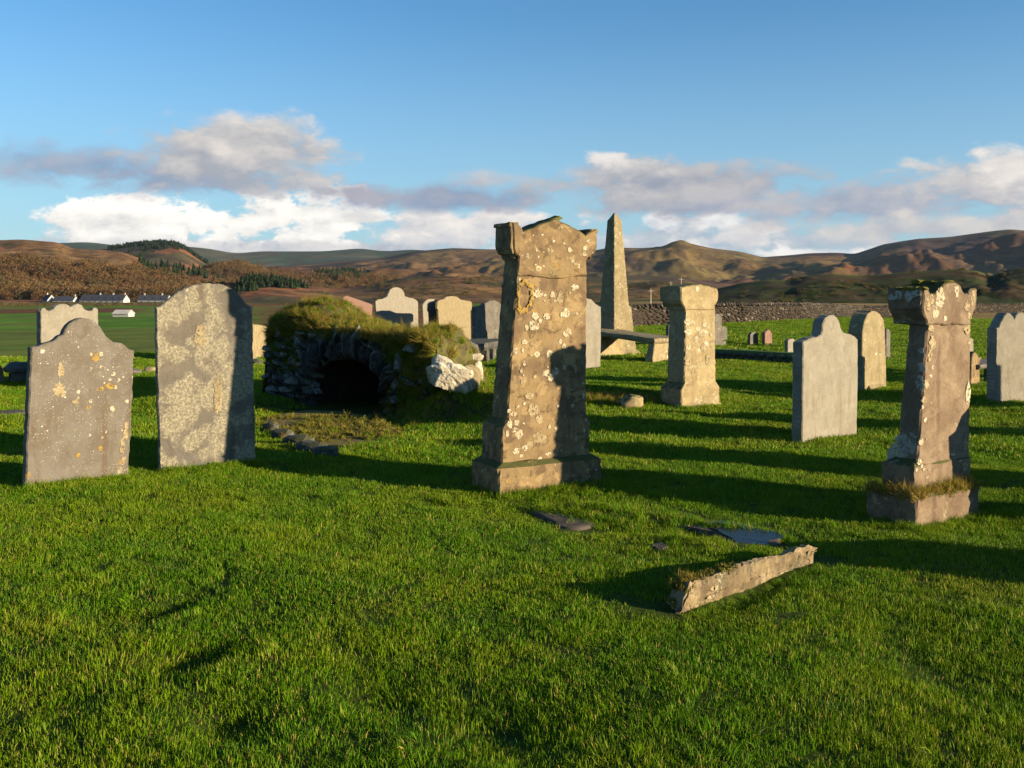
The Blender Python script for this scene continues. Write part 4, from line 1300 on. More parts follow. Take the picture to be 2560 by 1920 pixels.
# ------------------------------------------------------------------ obelisk
def obelisk():
    d = 23.5
    g = np.array([(1536 - HX) / F * d, d, 0.0])
    g[2] = float(H(g[0], g[1]))
    yaw = R(38)
    f = Face(g, yaw)
    r = f.root("obelisk")
    tag(r, "tall slender lichen spotted stone obelisk behind the table tomb", "obelisk")
    k = d / F
    Z = lambda y: (HY - y) * k + EYE - g[2]
    def sec(y, hw):
        return (Z(y), -hw, hw, -hw, hw)
    q = 1 / 2459 * d
    obj("pedestal", loft_mesh("pedestal", [(-0.2474, -0.4453, 0.4453, -0.4453, 0.4453), (Z(880), -0.4453, 0.4453, -0.4453, 0.4453), (Z(872), -0.3711, 0.3711, -0.3711, 0.3711), (Z(845), -0.3464, 0.3464, -0.3464, 0.3464), (Z(840), -0.3835, 0.3835, -0.3835, 0.3835), (Z(833), -0.3835, 0.3835, -0.3835, 0.3835)], S_BUFF, 0.015, 0.004, 41), r)
    obj("die", loft_mesh("die", [(Z(833) + 0.002, -0.3278, 0.3278, -0.3278, 0.3278), (Z(770), -0.2907, 0.2907, -0.2907, 0.2907), (Z(762), -0.2474, 0.2474, -0.2474, 0.2474)], S_BUFF, 0.012, 0.003, 42), r)
    obj("shaft", loft_mesh("shaft", [(Z(762) + 0.002, -0.2449, 0.2449, -0.2449, 0.2449), (Z(552), -0.1212, 0.1212, -0.1212, 0.1212)], S_BUFF, 0.010, 0.003, 43), r)
    obj("pyramid_cap", loft_mesh("pyramid_cap", [(Z(552) + 0.0012, -0.1206, 0.1206, -0.1206, 0.1206), (Z(532), -0.0099, 0.0099, -0.0099, 0.0099)], S_BUFF, 0.004, 0.002, 44, 5, 0.03), r)
    rs = np.random.default_rng(5)
    for j in range(26):
        t = rs.random()
        z = Z(762) + t * (Z(552) - Z(762)) * 0.9
        hw = 0.245 - 0.124 * t * 0.9
        s = 0.012 + 0.022 * rs.random() ** 2
        obj("lichen", blob_mesh("lichen", s, s * 1.2, L_WHITE if j % 2 else L_PALE, j, 0.4 if j % 3 else 0), r, (rs.uniform(-hw + 0.03, hw - 0.03), -hw - 0.001, z))


obelisk()


# ------------------------------------------------------------------ tombs
def table_tomb(name, label, bl, br, zt, th, depth, overs, mat, leg_mat, legs, sag=0.0, cat="tomb", seed=0):
    o, yaw, w = plane_of(bl, br)
    f = Face(o, yaw, w)
    r = f.root(name)
    tag(r, label, cat)
    obj("top_slab", loft_mesh("top_slab", [(zt, -w / 2 - overs + 0.02, w / 2 + overs - 0.02, 0.0, depth), (zt + th * 0.35, -w / 2 - overs, w / 2 + overs, -0.03, depth + 0.03), (zt + th, -w / 2 - overs, w / 2 + overs, -0.03, depth + 0.03)], mat, 0.01, 0.004, seed, 8, 0.04), r,
        None, (0, sag, 0))
    for (x0, x1, y0, y1) in legs:
        obj("support", loft_mesh("support", [(-0.15, x0, x1, y0, y1), (zt - 0.003, x0 + 0.01, x1 - 0.01, y0 + 0.01, y1 - 0.01)], leg_mat, 0.01, 0.004, seed + 3, 5, 0.06), r)
    return r, f


def obelisk_table():
    """long ledger slab on end supports, running from beside the monument to the cream pillar"""
    o = G(1634, 906)
    f = Face(o, R(-50))
    r = f.root("table_tomb")
    tag(r, "long grey table tomb slab on pale end supports before the obelisk", "tomb")
    L = 2.1
    top = obj("top_slab", loft_mesh("top_slab", [(0.0, -L, 0.02, 0.0, 0.80), (0.045, -L - 0.03, 0.05, -0.03, 0.83), (0.115, -L - 0.03, 0.05, -0.03, 0.83)], S_BUFF, 0.01, 0.004, 51, 10, 0.04), r)
    top.location.z = 0.40
    top.rotation_euler = (0, R(3.4), 0)
    obj("support", loft_mesh("support", [(-0.25, -0.26, 0.03, -0.10, 0.84), (0.40, -0.16, 0.005, 0.02, 0.78)], S_CREAM, 0.012, 0.004, 52, 6, 0.05), r)
    obj("support", loft_mesh("support", [(-0.25, -L + 0.22, -L + 0.50, -0.03, 0.84), (0.47, -L + 0.24, -L + 0.42, 0.02, 0.78)], S_CREAM, 0.012, 0.004, 53, 6, 0.05), r)


obelisk_table()
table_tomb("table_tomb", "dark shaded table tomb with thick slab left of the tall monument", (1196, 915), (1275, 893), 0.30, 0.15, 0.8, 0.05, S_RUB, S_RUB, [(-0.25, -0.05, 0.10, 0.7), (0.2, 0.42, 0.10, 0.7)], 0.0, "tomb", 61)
table_tomb("table_tomb", "dark table tomb with bulbous legs left of the double arched headstone", (2449, 962), (2520, 955), 0.30, 0.08, 0.6, 0.06, S_GREY, S_GREY, [(0.06, 0.18, 0.05, 0.2), (0.24, 0.36, 0.40, 0.55)], 0.0, "tomb", 62)


def chest_tomb():
    g = G(28, 958)
    f = Face(g, R(35))
    r = f.root("chest_tomb")
    tag(r, "small dark chest tomb with gabled lid at the left edge", "tomb")
    obj("chest", loft_mesh("chest", [(-0.1, 0, 0.65, 0, 0.26), (0.18, 0, 0.65, 0, 0.26)], S_GREY, 0.01, 0.004, 71), r)
    obj("lid", loft_mesh("lid", [(0.182, -0.07, 0.72, -0.07, 0.33), (0.235, -0.08, 0.73, -0.08, 0.34), (0.34, 0.0, 0.66, 0.09, 0.17)], S_GREY, 0.008, 0.004, 72, 6, 0.03), r)
    obj("end_panel", loft_mesh("end_panel", [(-0.1, -0.012, 0.004, 0.05, 0.21), (0.15, -0.012, 0.004, 0.05, 0.21)], EARTH, 0.003, 0.001, 73, 3, 0.05), r)


chest_tomb()
headstone("headstone", "low broken brown stones standing at the far left edge", (-40, 962), (14, 957), [(-40, 960), (-40, 915), (-25, 912), (-10, 918), (2, 912), (8, 920), (14, 955)], 0.15, S_RED, 75, cat="stone", jit=0.008)


# ------------------------------------------------------------------ fallen slab in the foreground
def fallen_slab():
    p1, p2 = G(1704, 1536), G(2042, 1408)
    d = p2 - p1
    L = float(np.hypot(d[0], d[1]))
    yaw = math.atan2(d[1], d[0])
    f = Face(p1, yaw)
    f.o[2] += 0.05
    r = f.root("fallen_slab")
    tag(r, "broken fallen stone slab lying tilted in the foreground grass with mossy end", "stone slab")
    rs = np.random.default_rng(8)
    top = [(1704, 1534), (1708, 1505), (1721, 1468), (1745, 1450), (1790, 1436), (1851, 1410), (1932, 1393), (1985, 1379), (2028, 1364), (2037, 1372)]
    tx = np.array([f.at(*q) for q in top])
    bot = np.array([f.at(*q) for q in ((1704, 1536), (1760, 1526), (1892, 1484), (2014, 1432), (2032, 1395), (2037, 1380))])
    n = 56
    xs = np.linspace(max(tx[0, 0], bot[0, 0]), tx[-1, 0], n)
    zt = np.interp(xs, np.maximum.accumulate(tx[:, 0]), tx[:, 1])
    zb = np.interp(xs, np.maximum.accumulate(bot[:, 0]), bot[:, 1])
    zt = zt + 0.018 * np.array([float(fbm(q * 5, 1.7, 3, 14)) for q in xs])
    V = []
    nc = 14
    for i in range(n):
        h = max(zt[i] - zb[i], 0.012)
        e = min(1.0, (n - 1 - i) / 5 + 0.25) * min(1.0, i / 4 + 0.3)
        st = 0.010 * (vn(xs[i] * 3, 0.3, 4) * 2)
        jag = 3.0 if i < 4 or i > n - 4 else 1.0
        strata = [0.024 * float(vn(xs[i] * 5, k * 2.7, 6)) + 0.010 * float(vn(xs[i] * 17, k * 1.3, 7)) for k in range(nc)]
        sec = [(0.03, -0.12), (0.012, 0.0), (0.004, 0.18 * h), (0.008, 0.22 * h), (0.0, 0.45 * h), (0.003, 0.5 * h), (-0.003, 0.72 * h), (0.0, 0.78 * h), (0.0, 0.95 * h), (0.008, h), (0.04 * e + 0.01, h - 0.012), (0.09 * e + 0.015, h - 0.045), (0.13 * e + 0.02, h * 0.4 - 0.05), (0.15, -0.12)]
        for k, (yy, zz) in enumerate(sec):
            V.append((xs[i] + rs.normal(0, 0.004) * jag + (0.05 * float(vn(k * 1.7, 3.3, 2)) if i < 3 else 0), yy + st + strata[k] + rs.normal(0, 0.003), zb[i] + zz + rs.normal(0, 0.0035) * jag))
    Fc = [(i * nc + k, (i + 1) * nc + k, (i + 1) * nc + k + 1, i * nc + k + 1) for i in range(n - 1) for k in range(nc - 1)]
    Fc += [tuple(range(nc))[::-1], tuple(range((n - 1) * nc, n * nc))]
    obj("slab", mesh("slab", V, Fc, S_FALLEN), r)
    ca, sa = math.cos(yaw), math.sin(yaw)
    HOLES.append(np.array([(p1[0] + a_ * ca - b_ * sa, p1[1] + a_ * sa + b_ * ca) for a_, b_ in ((-0.02, -0.06), (L - 0.02, -0.06), (L - 0.02, 0.18), (-0.02, 0.18))]))
    mo = scatter_moss(r, xs, zt, rs)
    lichens(r, f, [(1786, 1470, 14, 16, L_PALE, 0), (1776, 1492, 10, 8, L_PALE, 0), (1955, 1432, 4, 3, L_WHITE, 0), (1860, 1445, 7, 5, L_PALE, 0)], -0.004)
    return r, f, xs, zt


def blades(n, area, hmin, hmax, wid, lean=0.6, seed=0, round_=True, seg=2):
    """a patch of n grass blades standing over a small square of ground"""
    rs = np.random.default_rng(seed + 7000)
    if round_:
        a = rs.random(n) * 6.283
        rr = np.sqrt(rs.random(n)) * area
        bx, by = rr * np.cos(a), rr * np.sin(a)
    else:
        bx, by = (rs.random(n) - 0.5) * area, (rs.random(n) - 0.5) * area
    h = hmin + (hmax - hmin) * rs.random(n) ** 1.6
    th = rs.random(n) * 6.283
    ln = np.abs(rs.normal(0, lean, n)) * h
    dx, dy = np.cos(th) * ln, np.sin(th) * ln
    fa = rs.random(n) * 6.283
    wx, wy = np.cos(fa) * wid, np.sin(fa) * wid
    k = rs.uniform(0.7, 1.3, n)
    V = np.zeros((n, 5, 3), np.float32)
    def put(i, t, s):
        V[:, i, 0] = bx + dx * t ** 1.8 + wx * s * k
        V[:, i, 1] = by + dy * t ** 1.8 + wy * s * k
        V[:, i, 2] = h * (t - 0.25 * t * t * np.minimum(ln / np.maximum(h, 1e-4), 1)) - 0.01 * (t == 0)
    put(0, 0.0, -0.5)
    put(1, 0.0, 0.5)
    put(2, 0.55, -0.42)
    put(3, 0.55, 0.42)
    put(4, 1.0, 0.0)
    base = np.arange(n)[:, None] * 5
    T = np.concatenate([base + np.array([0, 1, 3]), base + np.array([0, 3, 2]), base + np.array([2, 3, 4])])
    tint = np.repeat(rs.random(n), 5)
    return V.reshape(-1, 3), T, tint


def blade_mesh(name, mat, *a, **k):
    V, T, tint = blades(*a, **k)
    me = fastmesh(name, V, T, mat, False)
    at = me.attributes.new("tint", 'FLOAT', 'POINT')
    at.data.foreach_set("value", tint.astype(np.float32))
    return me


TUFT = [blade_mesh("tuft", ROUGH, 60, 0.06, 0.05, 0.16, 0.004, 0.75, k) for k in range(3)]
GTUFT = [blade_mesh("tuft", GRASS, 70, 0.07, 0.04, 0.11, 0.0042, 0.7, k + 10) for k in range(3)]
SPRIG = [blade_mesh("sprig", ROUGH, 14, 0.03, 0.16, 0.34, 0.003, 0.45, k + 20) for k in range(2)]
MTUFT = [blade_mesh("moss_tuft", MOSS, 60, 0.03, 0.008, 0.024, 0.003, 0.9, k + 30) for k in range(2)]


def put_tufts(name, pts, protos, smin, smax, parent=None, tilt=0.25, seed=0):
    rs = np.random.default_rng(seed + 500)
    n = len(pts)
    rot = np.stack([rs.normal(0, tilt, n), rs.normal(0, tilt, n), rs.random(n) * 6.283], 1)
    s = rs.uniform(smin, smax, n)
    o = scatter(name, pts, rot, np.stack([s, s, s * rs.uniform(0.8, 1.2, n)], 1), rs.integers(0, len(protos), n), protos, parent)
    o["kind"] = "stuff"
    return o


def scatter_moss(r, xs, zt, rs):
    P, Q = [], []
    for i in range(60):
        t = rs.random() ** 1.4 * 0.40
        x = xs[0] + t * (xs[-1] - xs[0])
        P.append((x, rs.uniform(0.01, 0.10), float(np.interp(x, xs, zt)) - 0.012))
    for i in range(12):
        x = xs[0] + rs.uniform(0.04, 0.18)
        Q.append((x, rs.uniform(0.02, 0.10), float(np.interp(x, xs, zt)) - 0.012))
    put_tufts("moss", P, MTUFT, 0.6, 1.2, r, 0.4, 3)
    put_tufts("grass", Q, TUFT, 0.3, 0.5, r, 0.4, 4)


FS = fallen_slab()

# tufts rooted on the plinth of the mossy pillar
def plinth_grass():
    r, f, z1, l0, r0, DP, xr, b = MP
    rs = np.random.default_rng(3)
    P = [(rs.uniform(0.0, xr), rs.uniform(0.005, b - 0.01), z1 - 0.01) for _ in range(90)]
    P += [(rs.uniform(-0.0, l0 + 0.0), rs.uniform(0.05, DP), z1 - 0.01) for _ in range(50)]
    put_tufts("grass", P, TUFT, 0.35, 0.8, r, 0.5, 9)


plinth_grass()


# ------------------------------------------------------------------ flat stones sunk in the turf, and water lying on one
def flat_poly(px):
    return [G(*q) for q in px]


def flat_stone(name, label, px, mat, lift=0.012, cat="stone", seed=0, th=0.10, tilt=0.0):
    P = np.array(flat_poly(px))
    c = P.mean(0)
    HOLES.append(P[:, :2])
    q = densify([tuple(p[:2] - c[:2]) for p in P], 0.06, 0.012, np.random.default_rng(seed))
    z = float(np.mean(H(q[:, 0] + c[0], q[:, 1] + c[1]))) + lift
    rs = np.random.default_rng(seed + 5)
    n = len(q)
    V = [(x, y, -th) for x, y in q] + [(x, y, -0.012) for x, y in q]
    rings = [1.0, 0.75, 0.5, 0.25]
    base = len(V)
    for k in (0.96, 0.75, 0.5, 0.25):
        for x, y in q:
            V.append((x * k, y * k, 0.010 * float(vn((x * k + c[0]) * 4, (y * k + c[1]) * 4, seed))))
    V.append((0, 0, 0))
    Fc = []
    for i in range(5):
        for k in range(n):
            a, b = i * n + k, i * n + (k + 1) % n
            Fc.append((a, b, b + n, a + n))
    for k in range(n):
        Fc.append((5 * n + k, 5 * n + (k + 1) % n, len(V) - 1))
    me = mesh(name, V, Fc, mat, True)
    bm = bmesh.new()
    bm.from_mesh(me)
    bmesh.ops.recalc_face_normals(bm, faces=bm.faces)
    bm.to_mesh(me)
    bm.free()
    o = obj(name, me, None, (c[0], c[1], z))
    tag(o, label, cat)
    return o, c, q


flat_stone("sunken_stone", "small bare grey stone sunk in turf before the tall monument", [(1330, 1283), (1360, 1276), (1420, 1284), (1470, 1300), (1490, 1318), (1450, 1327), (1400, 1320), (1360, 1302)], S_FLAT, 0.014, "stone", 1)
flat_stone("sunken_stone", "chip of grey stone in turf between the bare stone and the puddle", [(1620, 1366), (1650, 1360), (1668, 1370), (1645, 1380)], S_FLAT, 0.012, "stone", 2)
MOSSY_I = len(HOLES)
mossy, _, _ = flat_stone("ledger_stone", "moss covered flat grave slab lying before the vault", [(650, 1056), (700, 1040), (770, 1034), (850, 1040), (930, 1060), (1010, 1086), (985, 1106), (900, 1118), (830, 1134), (770, 1120), (700, 1086)], S_MOSSY, 0.035, "grave slab", 3, 0.18)
flat_stone("ledger_stone", "thin weathered flat slab in the grass at the left edge", [(-30, 1032), (30, 1028), (66, 1030), (66, 1036), (0, 1040)], S_FLAT, 0.02, "grave slab", 4)
so, sc_, sq = flat_stone("ledger_stone", "dark wet grave slab sunk in turf behind the fallen slab", [(1636, 1292), (1700, 1290), (1790, 1300), (1880, 1318), (1950, 1340), (1958, 1356), (1925, 1366), (1850, 1364), (1780, 1345), (1700, 1318)], S_FLAT, 0.004, "grave slab", 5)
def slab_moss():
    rs = np.random.default_rng(23)
    h = HOLES[MOSSY_I]
    c = h.mean(0)
    P, Q = [], []
    while len(P) < 420:
        p = c + rs.uniform(-1, 1, 2) * np.array([1.2, 1.0])
        if inside(h, p[:1], p[1:2])[0] and fbm(p[0] * 3, p[1] * 3, 3, 81) > -0.12:
            P.append((p[0], p[1], mossy.location.z))
    e = densify([tuple(q) for q in h], 0.05, 0.05, rs)
    Q = [(q[0], q[1], float(H(q[0], q[1]))) for q in e if rs.random() < 0.7]
    Q += [p for p in P if rs.random() < 0.09]
    tag(put_tufts("moss", P, MTUFT, 1.0, 2.4, None, 0.4, 71), "golden moss cushions over the flat grave slab", "moss")
    tag(put_tufts("slab_grass", Q, TUFT + GTUFT, 0.3, 0.7, None, 0.4, 72), "grass growing over the edges of the mossy grave slab", "grass")


# kerb stones along the mossy slab
rs = np.random.default_rng(12)
for k, (px, py, s) in enumerate([(676, 1078, 0.10), (706, 1095, 0.13), (745, 1113, 0.16), (780, 1128, 0.17), (815, 1140, 0.12)]):
    g = G(px, py)
    me = rock_mesh("kerb_stone", s * 1.2, s * 0.7, 0.07, S_RUB, 200 + k, 2, 0.15)
    tag(obj("kerb_stone", me, None, g + np.array([0, 0, 0.035]), (0, 0, -0.6)),
        ["small grey kerb stone at the upper end of the mossy slab's edge", "second kerb stone down the mossy slab's left edge", "third kerb stone along the mossy slab's left edge", "large pale kerb stone near the mossy slab's lower tip",
         "last kerb stone at the lower tip of the mossy slab"][k], "kerb stone", "kerb stones along the mossy slab")


def puddle():
    m, T, bs, out = newmat("standing_water")
    bs.inputs['Base Color'].default_value = (0.010, 0.011, 0.010, 1)
    bs.inputs['Roughness'].default_value = 0.10
    bs.inputs['Specular IOR Level'].default_value = 0.5
    bs.inputs['IOR'].default_value = 1.13
    p = T.node('ShaderNodeTexCoord').outputs['Object']
    bump(T, bs, T.noise(p, 10, 2, 0.5), 0.08, 0.02)
    P = np.array(flat_poly([(1745, 1305), (1800, 1303), (1870, 1316), (1935, 1338), (1952, 1352), (1915, 1362), (1850, 1358), (1800, 1344), (1765, 1324)]))
    c = P.mean(0)
    q = densify([tuple(p_[:2] - c[:2]) for p_ in P], 0.05, 0.014, np.random.default_rng(4))
    z = so.location.z + 0.007
    me = mesh("puddle", [(x, y, 0) for x, y in q], [tuple(range(len(q)))], m)
    o = obj("puddle", me, None, (c[0], c[1], z))
    tag(o, "shallow puddle reflecting blue sky on the sunken slab", "puddle", None, "structure")


puddle()

# ------------------------------------------------------------------ loose boulders
def boulder(px, py, s, mat, label, seed, lift=0.0, rough=0.18, sub=3, rot=(0, 0, 0), name="boulder", pos=None):
    g = G(px, py) if pos is None else np.array(pos)
    me = rock_mesh(name, s[0], s[1], s[2], mat, seed, sub, rough, box=0.35)
    o = obj(name, me, None, g + np.array([0, 0, lift]), rot)
    return tag(o, label, "boulder")


# ------------------------------------------------------------------ burial vault
def vault():
    O = np.array([-3.63, 14.5, 0.0])
    yaw = math.atan2(-0.646, 0.765)
    f = Face(O, yaw)
    ca, sa = math.cos(yaw), math.sin(yaw)
    def toW(x, y):
        return O[0] + x * ca - y * sa, O[1] + x * sa + y * ca
    r = f.root("burial_vault")
    tag(r, "ruined turf covered stone burial vault with dark low arch", "ruin")
    # arch, measured on the front plane
    arch = [(790, 1040), (789, 990), (788, 950), (795, 926), (806, 914), (818, 908), (834, 902), (850, 898), (877, 893), (893, 895), (908, 900), (922, 910), (933, 920), (946, 933), (958, 948), (964, 990), (968, 1050)]
    A = np.array([f.at(*q) for q in arch])
    ax, az = A[:, 0], A[:, 1]
    lip = np.array([f.at(*q) for q in ((667, 905), (670, 850), (676, 822), (690, 812), (720, 806), (779, 803), (808, 808), (839, 822), (880, 828), (912, 826), (954, 840), (1016, 842), (1047, 838), (1068, 848), (1090, 870))])
    def topz(x):
        return np.interp(x, lip[:, 0], lip[:, 1])
    def openz(x):
        if x <= ax[2] or x >= ax[-2]:
            return None
        i = np.arange(2, len(ax) - 1)
        return float(np.interp(x, ax[i], az[i]))
    x0, x1 = lip[0, 0], lip[-1, 0]
    # earth core: front wall with the opening, tunnel and turf dome
    xs = np.unique(np.concatenate([np.linspace(x0, x1, 60), ax[2:-1]]))
    V, Fc = [], []
    def quad(a, b, c, d):
        k = len(V)
        V.extend([a, b, c, d])
        Fc.append((k, k + 1, k + 2, k + 3))
    for a, b in zip(xs[:-1], xs[1:]):
        m_ = (a + b) / 2
        o_ = openz(m_)
        za = openz(a) if o_ is not None and openz(a) is not None else (-0.4 if o_ is None else az[2])
        zb = openz(b) if o_ is not None and openz(b) is not None else (-0.4 if o_ is None else az[-2])
        quad((a, 0.02, za), (b, 0.02, zb), (b, 0.02, topz(b)), (a, 0.02, topz(a)))
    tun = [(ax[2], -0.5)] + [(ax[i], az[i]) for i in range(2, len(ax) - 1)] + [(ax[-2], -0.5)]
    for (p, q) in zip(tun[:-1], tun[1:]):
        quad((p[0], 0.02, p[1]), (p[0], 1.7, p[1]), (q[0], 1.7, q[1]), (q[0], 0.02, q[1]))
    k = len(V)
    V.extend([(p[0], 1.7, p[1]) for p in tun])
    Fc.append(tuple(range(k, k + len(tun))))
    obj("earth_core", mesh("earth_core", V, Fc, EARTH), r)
    # turf dome
    nu, nv = 70, 46
    us = np.linspace(x0 - 0.10, x1 + 0.12, nu)
    vs = np.concatenate([[-0.05], np.linspace(0.0, 2.3, nv - 1)])
    U, Vv = np.meshgrid(us, vs, indexing='ij')
    def dome(x, y):
        z = topz(np.clip(x, x0, x1))
        z = z + 0.26 * np.exp(-((x - 0.52) / 0.64) ** 4 - ((y - 0.55) / 0.55) ** 2)
        z = z + 0.07 * np.exp(-((y - 0.5) / 0.5) ** 2) * sst(x, 1.2, 1.8)
        z = z + (0.13 * fbm(x / 0.6, y / 0.6, 3, 71) + 0.10 * fbm(x / 0.2, y / 0.2, 2, 72)) * sst(y, -0.02, 0.3)
        z = z * (1 - sst(x, 1.2, 1.9) * sst(y, 0.55, 1.4))
        z = z * (1 - sst(y, 1.5, 2.3)) * (1 - 0.9 * sst(-x, -(x0 + 0.12), -(x0 - 0.1))) * (1 - 0.9 * sst(x, x1 - 0.1, x1 + 0.12)) - 0.25 * sst(y, 1.9, 2.3)
        return z
    Z = dome(U, np.maximum(Vv, 0))
    Z[:, 0] -= 0.07
    dm = fastmesh("turf", np.stack([U, Vv, Z], -1).reshape(-1, 3), gridfaces(nu, nv), plain_mat("mound_turf", (0.085, 0.085, 0.018), (0.055, 0.045, 0.02), 9, b=0.8), True)
    tf = obj("turf", dm, r)
    # voussoirs: thin slates set on edge round the opening
    rs = np.random.default_rng(31)
    P = [np.array(q) for q in tun[1:-1]]
    seg = np.array([0] + [np.linalg.norm(b - a) for a, b in zip(P[:-1], P[1:])]).cumsum()
    vm = [rock_mesh("voussoir", 0.022, 0.13, 0.165, (S_RUB, S_RUB, S_RUBL, S_RUB, S_WALLD)[k], 600 + k, 1, 0.3, box=0.85) for k in range(5)]
    s = 0.01
    while s < seg[-1]:
        p = np.array([np.interp(s, seg, [q[0] for q in P]), np.interp(s, seg, [q[1] for q in P])])
        q = np.array([np.interp(s + 0.01, seg, [q_[0] for q_ in P]), np.interp(s + 0.01, seg, [q_[1] for q_ in P])])
        t = (q - p) / max(np.linalg.norm(q - p), 1e-6)
        nrm = np.array([-t[1], t[0]])
        if nrm[1] < 0 and abs(nrm[1]) > 0.3:
            nrm = -nrm
        nrm = nrm * 0.5 + np.array([0, 1]) * 0.5
        nrm /= np.linalg.norm(nrm)
        if rs.random() < 0.10:
            s += rs.uniform(0.02, 0.05)
            continue
        hh = rs.uniform(0.55, 1.4)
        c = p + nrm * (0.150 * hh + rs.uniform(-0.02, 0.03))
        ang = math.atan2(nrm[0], nrm[1])
        obj("voussoir", vm[rs.integers(5)], r, (c[0], -0.02 - rs.uniform(0, 0.07), c[1]), (rs.normal(0, 0.10), ang + rs.normal(0, 0.13), rs.normal(0, 0.3)), (rs.uniform(0.35, 1.15), 1, hh))
        s += rs.uniform(0.022, 0.040)
    # rubble facing of thin split stones, bedded level, with earth and roots between
    fm_ = [rock_mesh("face_stone", 0.12, 0.11, 0.05, (S_RUB, S_RUB, S_WALLD, S_RUB, S_RUBL, S_WALLD)[k], 640 + k, 1, 0.34, box=0.75) for k in range(6)]
    for zrow in np.arange(-0.02, 1.2, 0.075):
        x = x0 + 0.03
        while x < x1:
            w = rs.uniform(0.07, 0.26)
            xc = x + w / 2
            o_ = openz(xc)
            ok = zrow < topz(xc) - 0.16 and rs.random() < 0.8
            if ok and o_ is not None and zrow < o_ + 0.27:
                ok = False
            if ok and xc > ax[-2] + 0.05 and (rs.random() < 0.6 or zrow > 0.55):
                ok = False
            if ok and o_ is None and (abs(xc - ax[2]) < 0.07 or abs(xc - ax[-2]) < 0.07):
                ok = zrow < 0.45
            if ok:
                obj("face_stone", fm_[rs.integers(6)], r, (xc, 0.05 - rs.uniform(0, 0.10), zrow + rs.normal(0, 0.022)), (rs.normal(0, 0.2), rs.normal(0, 0.16), rs.normal(0, 0.25)),
                    (w / 0.23, 1, rs.uniform(0.5, 1.3)))
            x += w * 0.97
    # big pale stones picked out in the photograph
    for j, (px, py, rx, rz) in enumerate([(707, 832, 0.08, 0.09), (752, 848, 0.07, 0.15), (735, 902, 0.05, 0.09), (718, 885, 0.07, 0.04), (772, 905, 0.04, 0.11), (700, 905, 0.08, 0.05), (792, 962, 0.04, 0.045), (1002, 905, 0.06, 0.15), (1030, 868, 0.12, 0.08), (995, 960, 0.05, 0.09), (990, 1000, 0.06, 0.07), (800, 978, 0.04, 0.05), (728, 935, 0.05, 0.08)]):
        x, z = f.at(px, py)
        obj("face_stone", rock_mesh("face_stone", rx, 0.09, rz, S_RUBL, 700 + j, 1, 0.34, box=0.6), r, (x, -0.03, z), (0, rs.normal(0, 0.2), 0))
    # turf and roots creeping over the face
    xq = np.concatenate([rs.uniform(x0, 0.9, 130), rs.uniform(ax[-2] + 0.08, x1, 190), rs.uniform(0.9, x1, 60)])
    zq = np.concatenate([rs.uniform(0.45, 1.0, 130), rs.uniform(0.05, 0.9, 190), np.zeros(60)])
    zq = np.minimum(zq, topz(xq) - 0.03)
    zq[-60:] = topz(xq[-60:]) - rs.uniform(0.02, 0.12, 60)
    nq = len(xq)
    o = put_tufts("face_grass", np.stack([xq, np.full(nq, -0.01), zq], 1), TUFT + GTUFT, 0.4, 1.2, tf, 0.2, 26)
    ra = np.zeros((nq, 3), np.float32)
    ra[:, 0] = rs.uniform(0.8, 1.9, nq)
    ra[:, 2] = rs.normal(0, 0.4, nq)
    o.data.attributes["rot"].data.foreach_set("vector", ra.ravel())
    # grass on the dome
    def P_on(n, xa, xb, ya, yb):
        x = rs.uniform(xa, xb, n)
        y = rs.uniform(ya, yb, n)
        return np.stack([x, y, dome(x, np.maximum(y, 0)) - 0.012], 1)
    put_tufts("rough_grass", np.concatenate([P_on(260, x0 - 0.05, 0.5, -0.03, 1.0), P_on(620, x0, 1.75, 0.0, 1.3), P_on(480, 1.5, x1, -0.03, 1.4), P_on(220, x0 - 0.05, 1.3, -0.05, 0.12), P_on(200, 1.6, x1 + 0.1, 0.2, 1.8), P_on(320, x1 - 0.75, x1 + 0.11, 0.0, 1.2)]), TUFT + GTUFT[:1], 0.35, 0.95, tf, 0.6, 21)
    put_tufts("green_grass", np.concatenate([P_on(330, x0, x1, 0.0, 1.4)]), GTUFT, 0.4, 0.8, tf, 0.4, 22)
    put_tufts("long_stems", np.concatenate([P_on(16, 0.1, 1.6, 0.1, 1.0), P_on(12, 2.2, x1, -0.03, 0.2)]), SPRIG, 0.6, 1.0, tf, 0.3, 23)
    # overhanging grass along the lip and hanging roots
    x = rs.uniform(x0 + 0.1, x1, 150)
    lp = np.stack([x, np.full(150, -0.04), topz(x) - rs.uniform(0.0, 0.14, 150) * (x < 1.7) - rs.uniform(0.0, 0.05, 150)], 1)
    o = put_tufts("overhang", lp, TUFT, 0.5, 1.3, tf, 0.2, 24)
    ra = np.zeros((150, 3), np.float32)
    ra[:, 0] = rs.uniform(0.7, 1.7, 150)
    ra[:, 2] = rs.normal(0, 0.3, 150)
    o.data.attributes["rot"].data.foreach_set("vector", ra.ravel())
    # footprint kept free of lawn
    fp = [toW(a, b) for a, b in ((x0 + 0.02, -0.02), (ax[1], -0.1), (ax[1] + 0.1, -0.75), (ax[-1] + 0.1, -0.65), (ax[-1] + 0.1, -0.05), (x1 - 0.2, 0.02), (x1 - 0.1, 2.0), (x0 + 0.1, 2.0))]
    HOLES.append(np.array(fp))
    return r, f, toW


VR, VF, VW = vault()

# white boulder and neighbours on the bank beside the vault
def on_depth(px, py, d):
    return np.array([(px - HX) / F * d, d, EYE + (HY - py) / F * d])


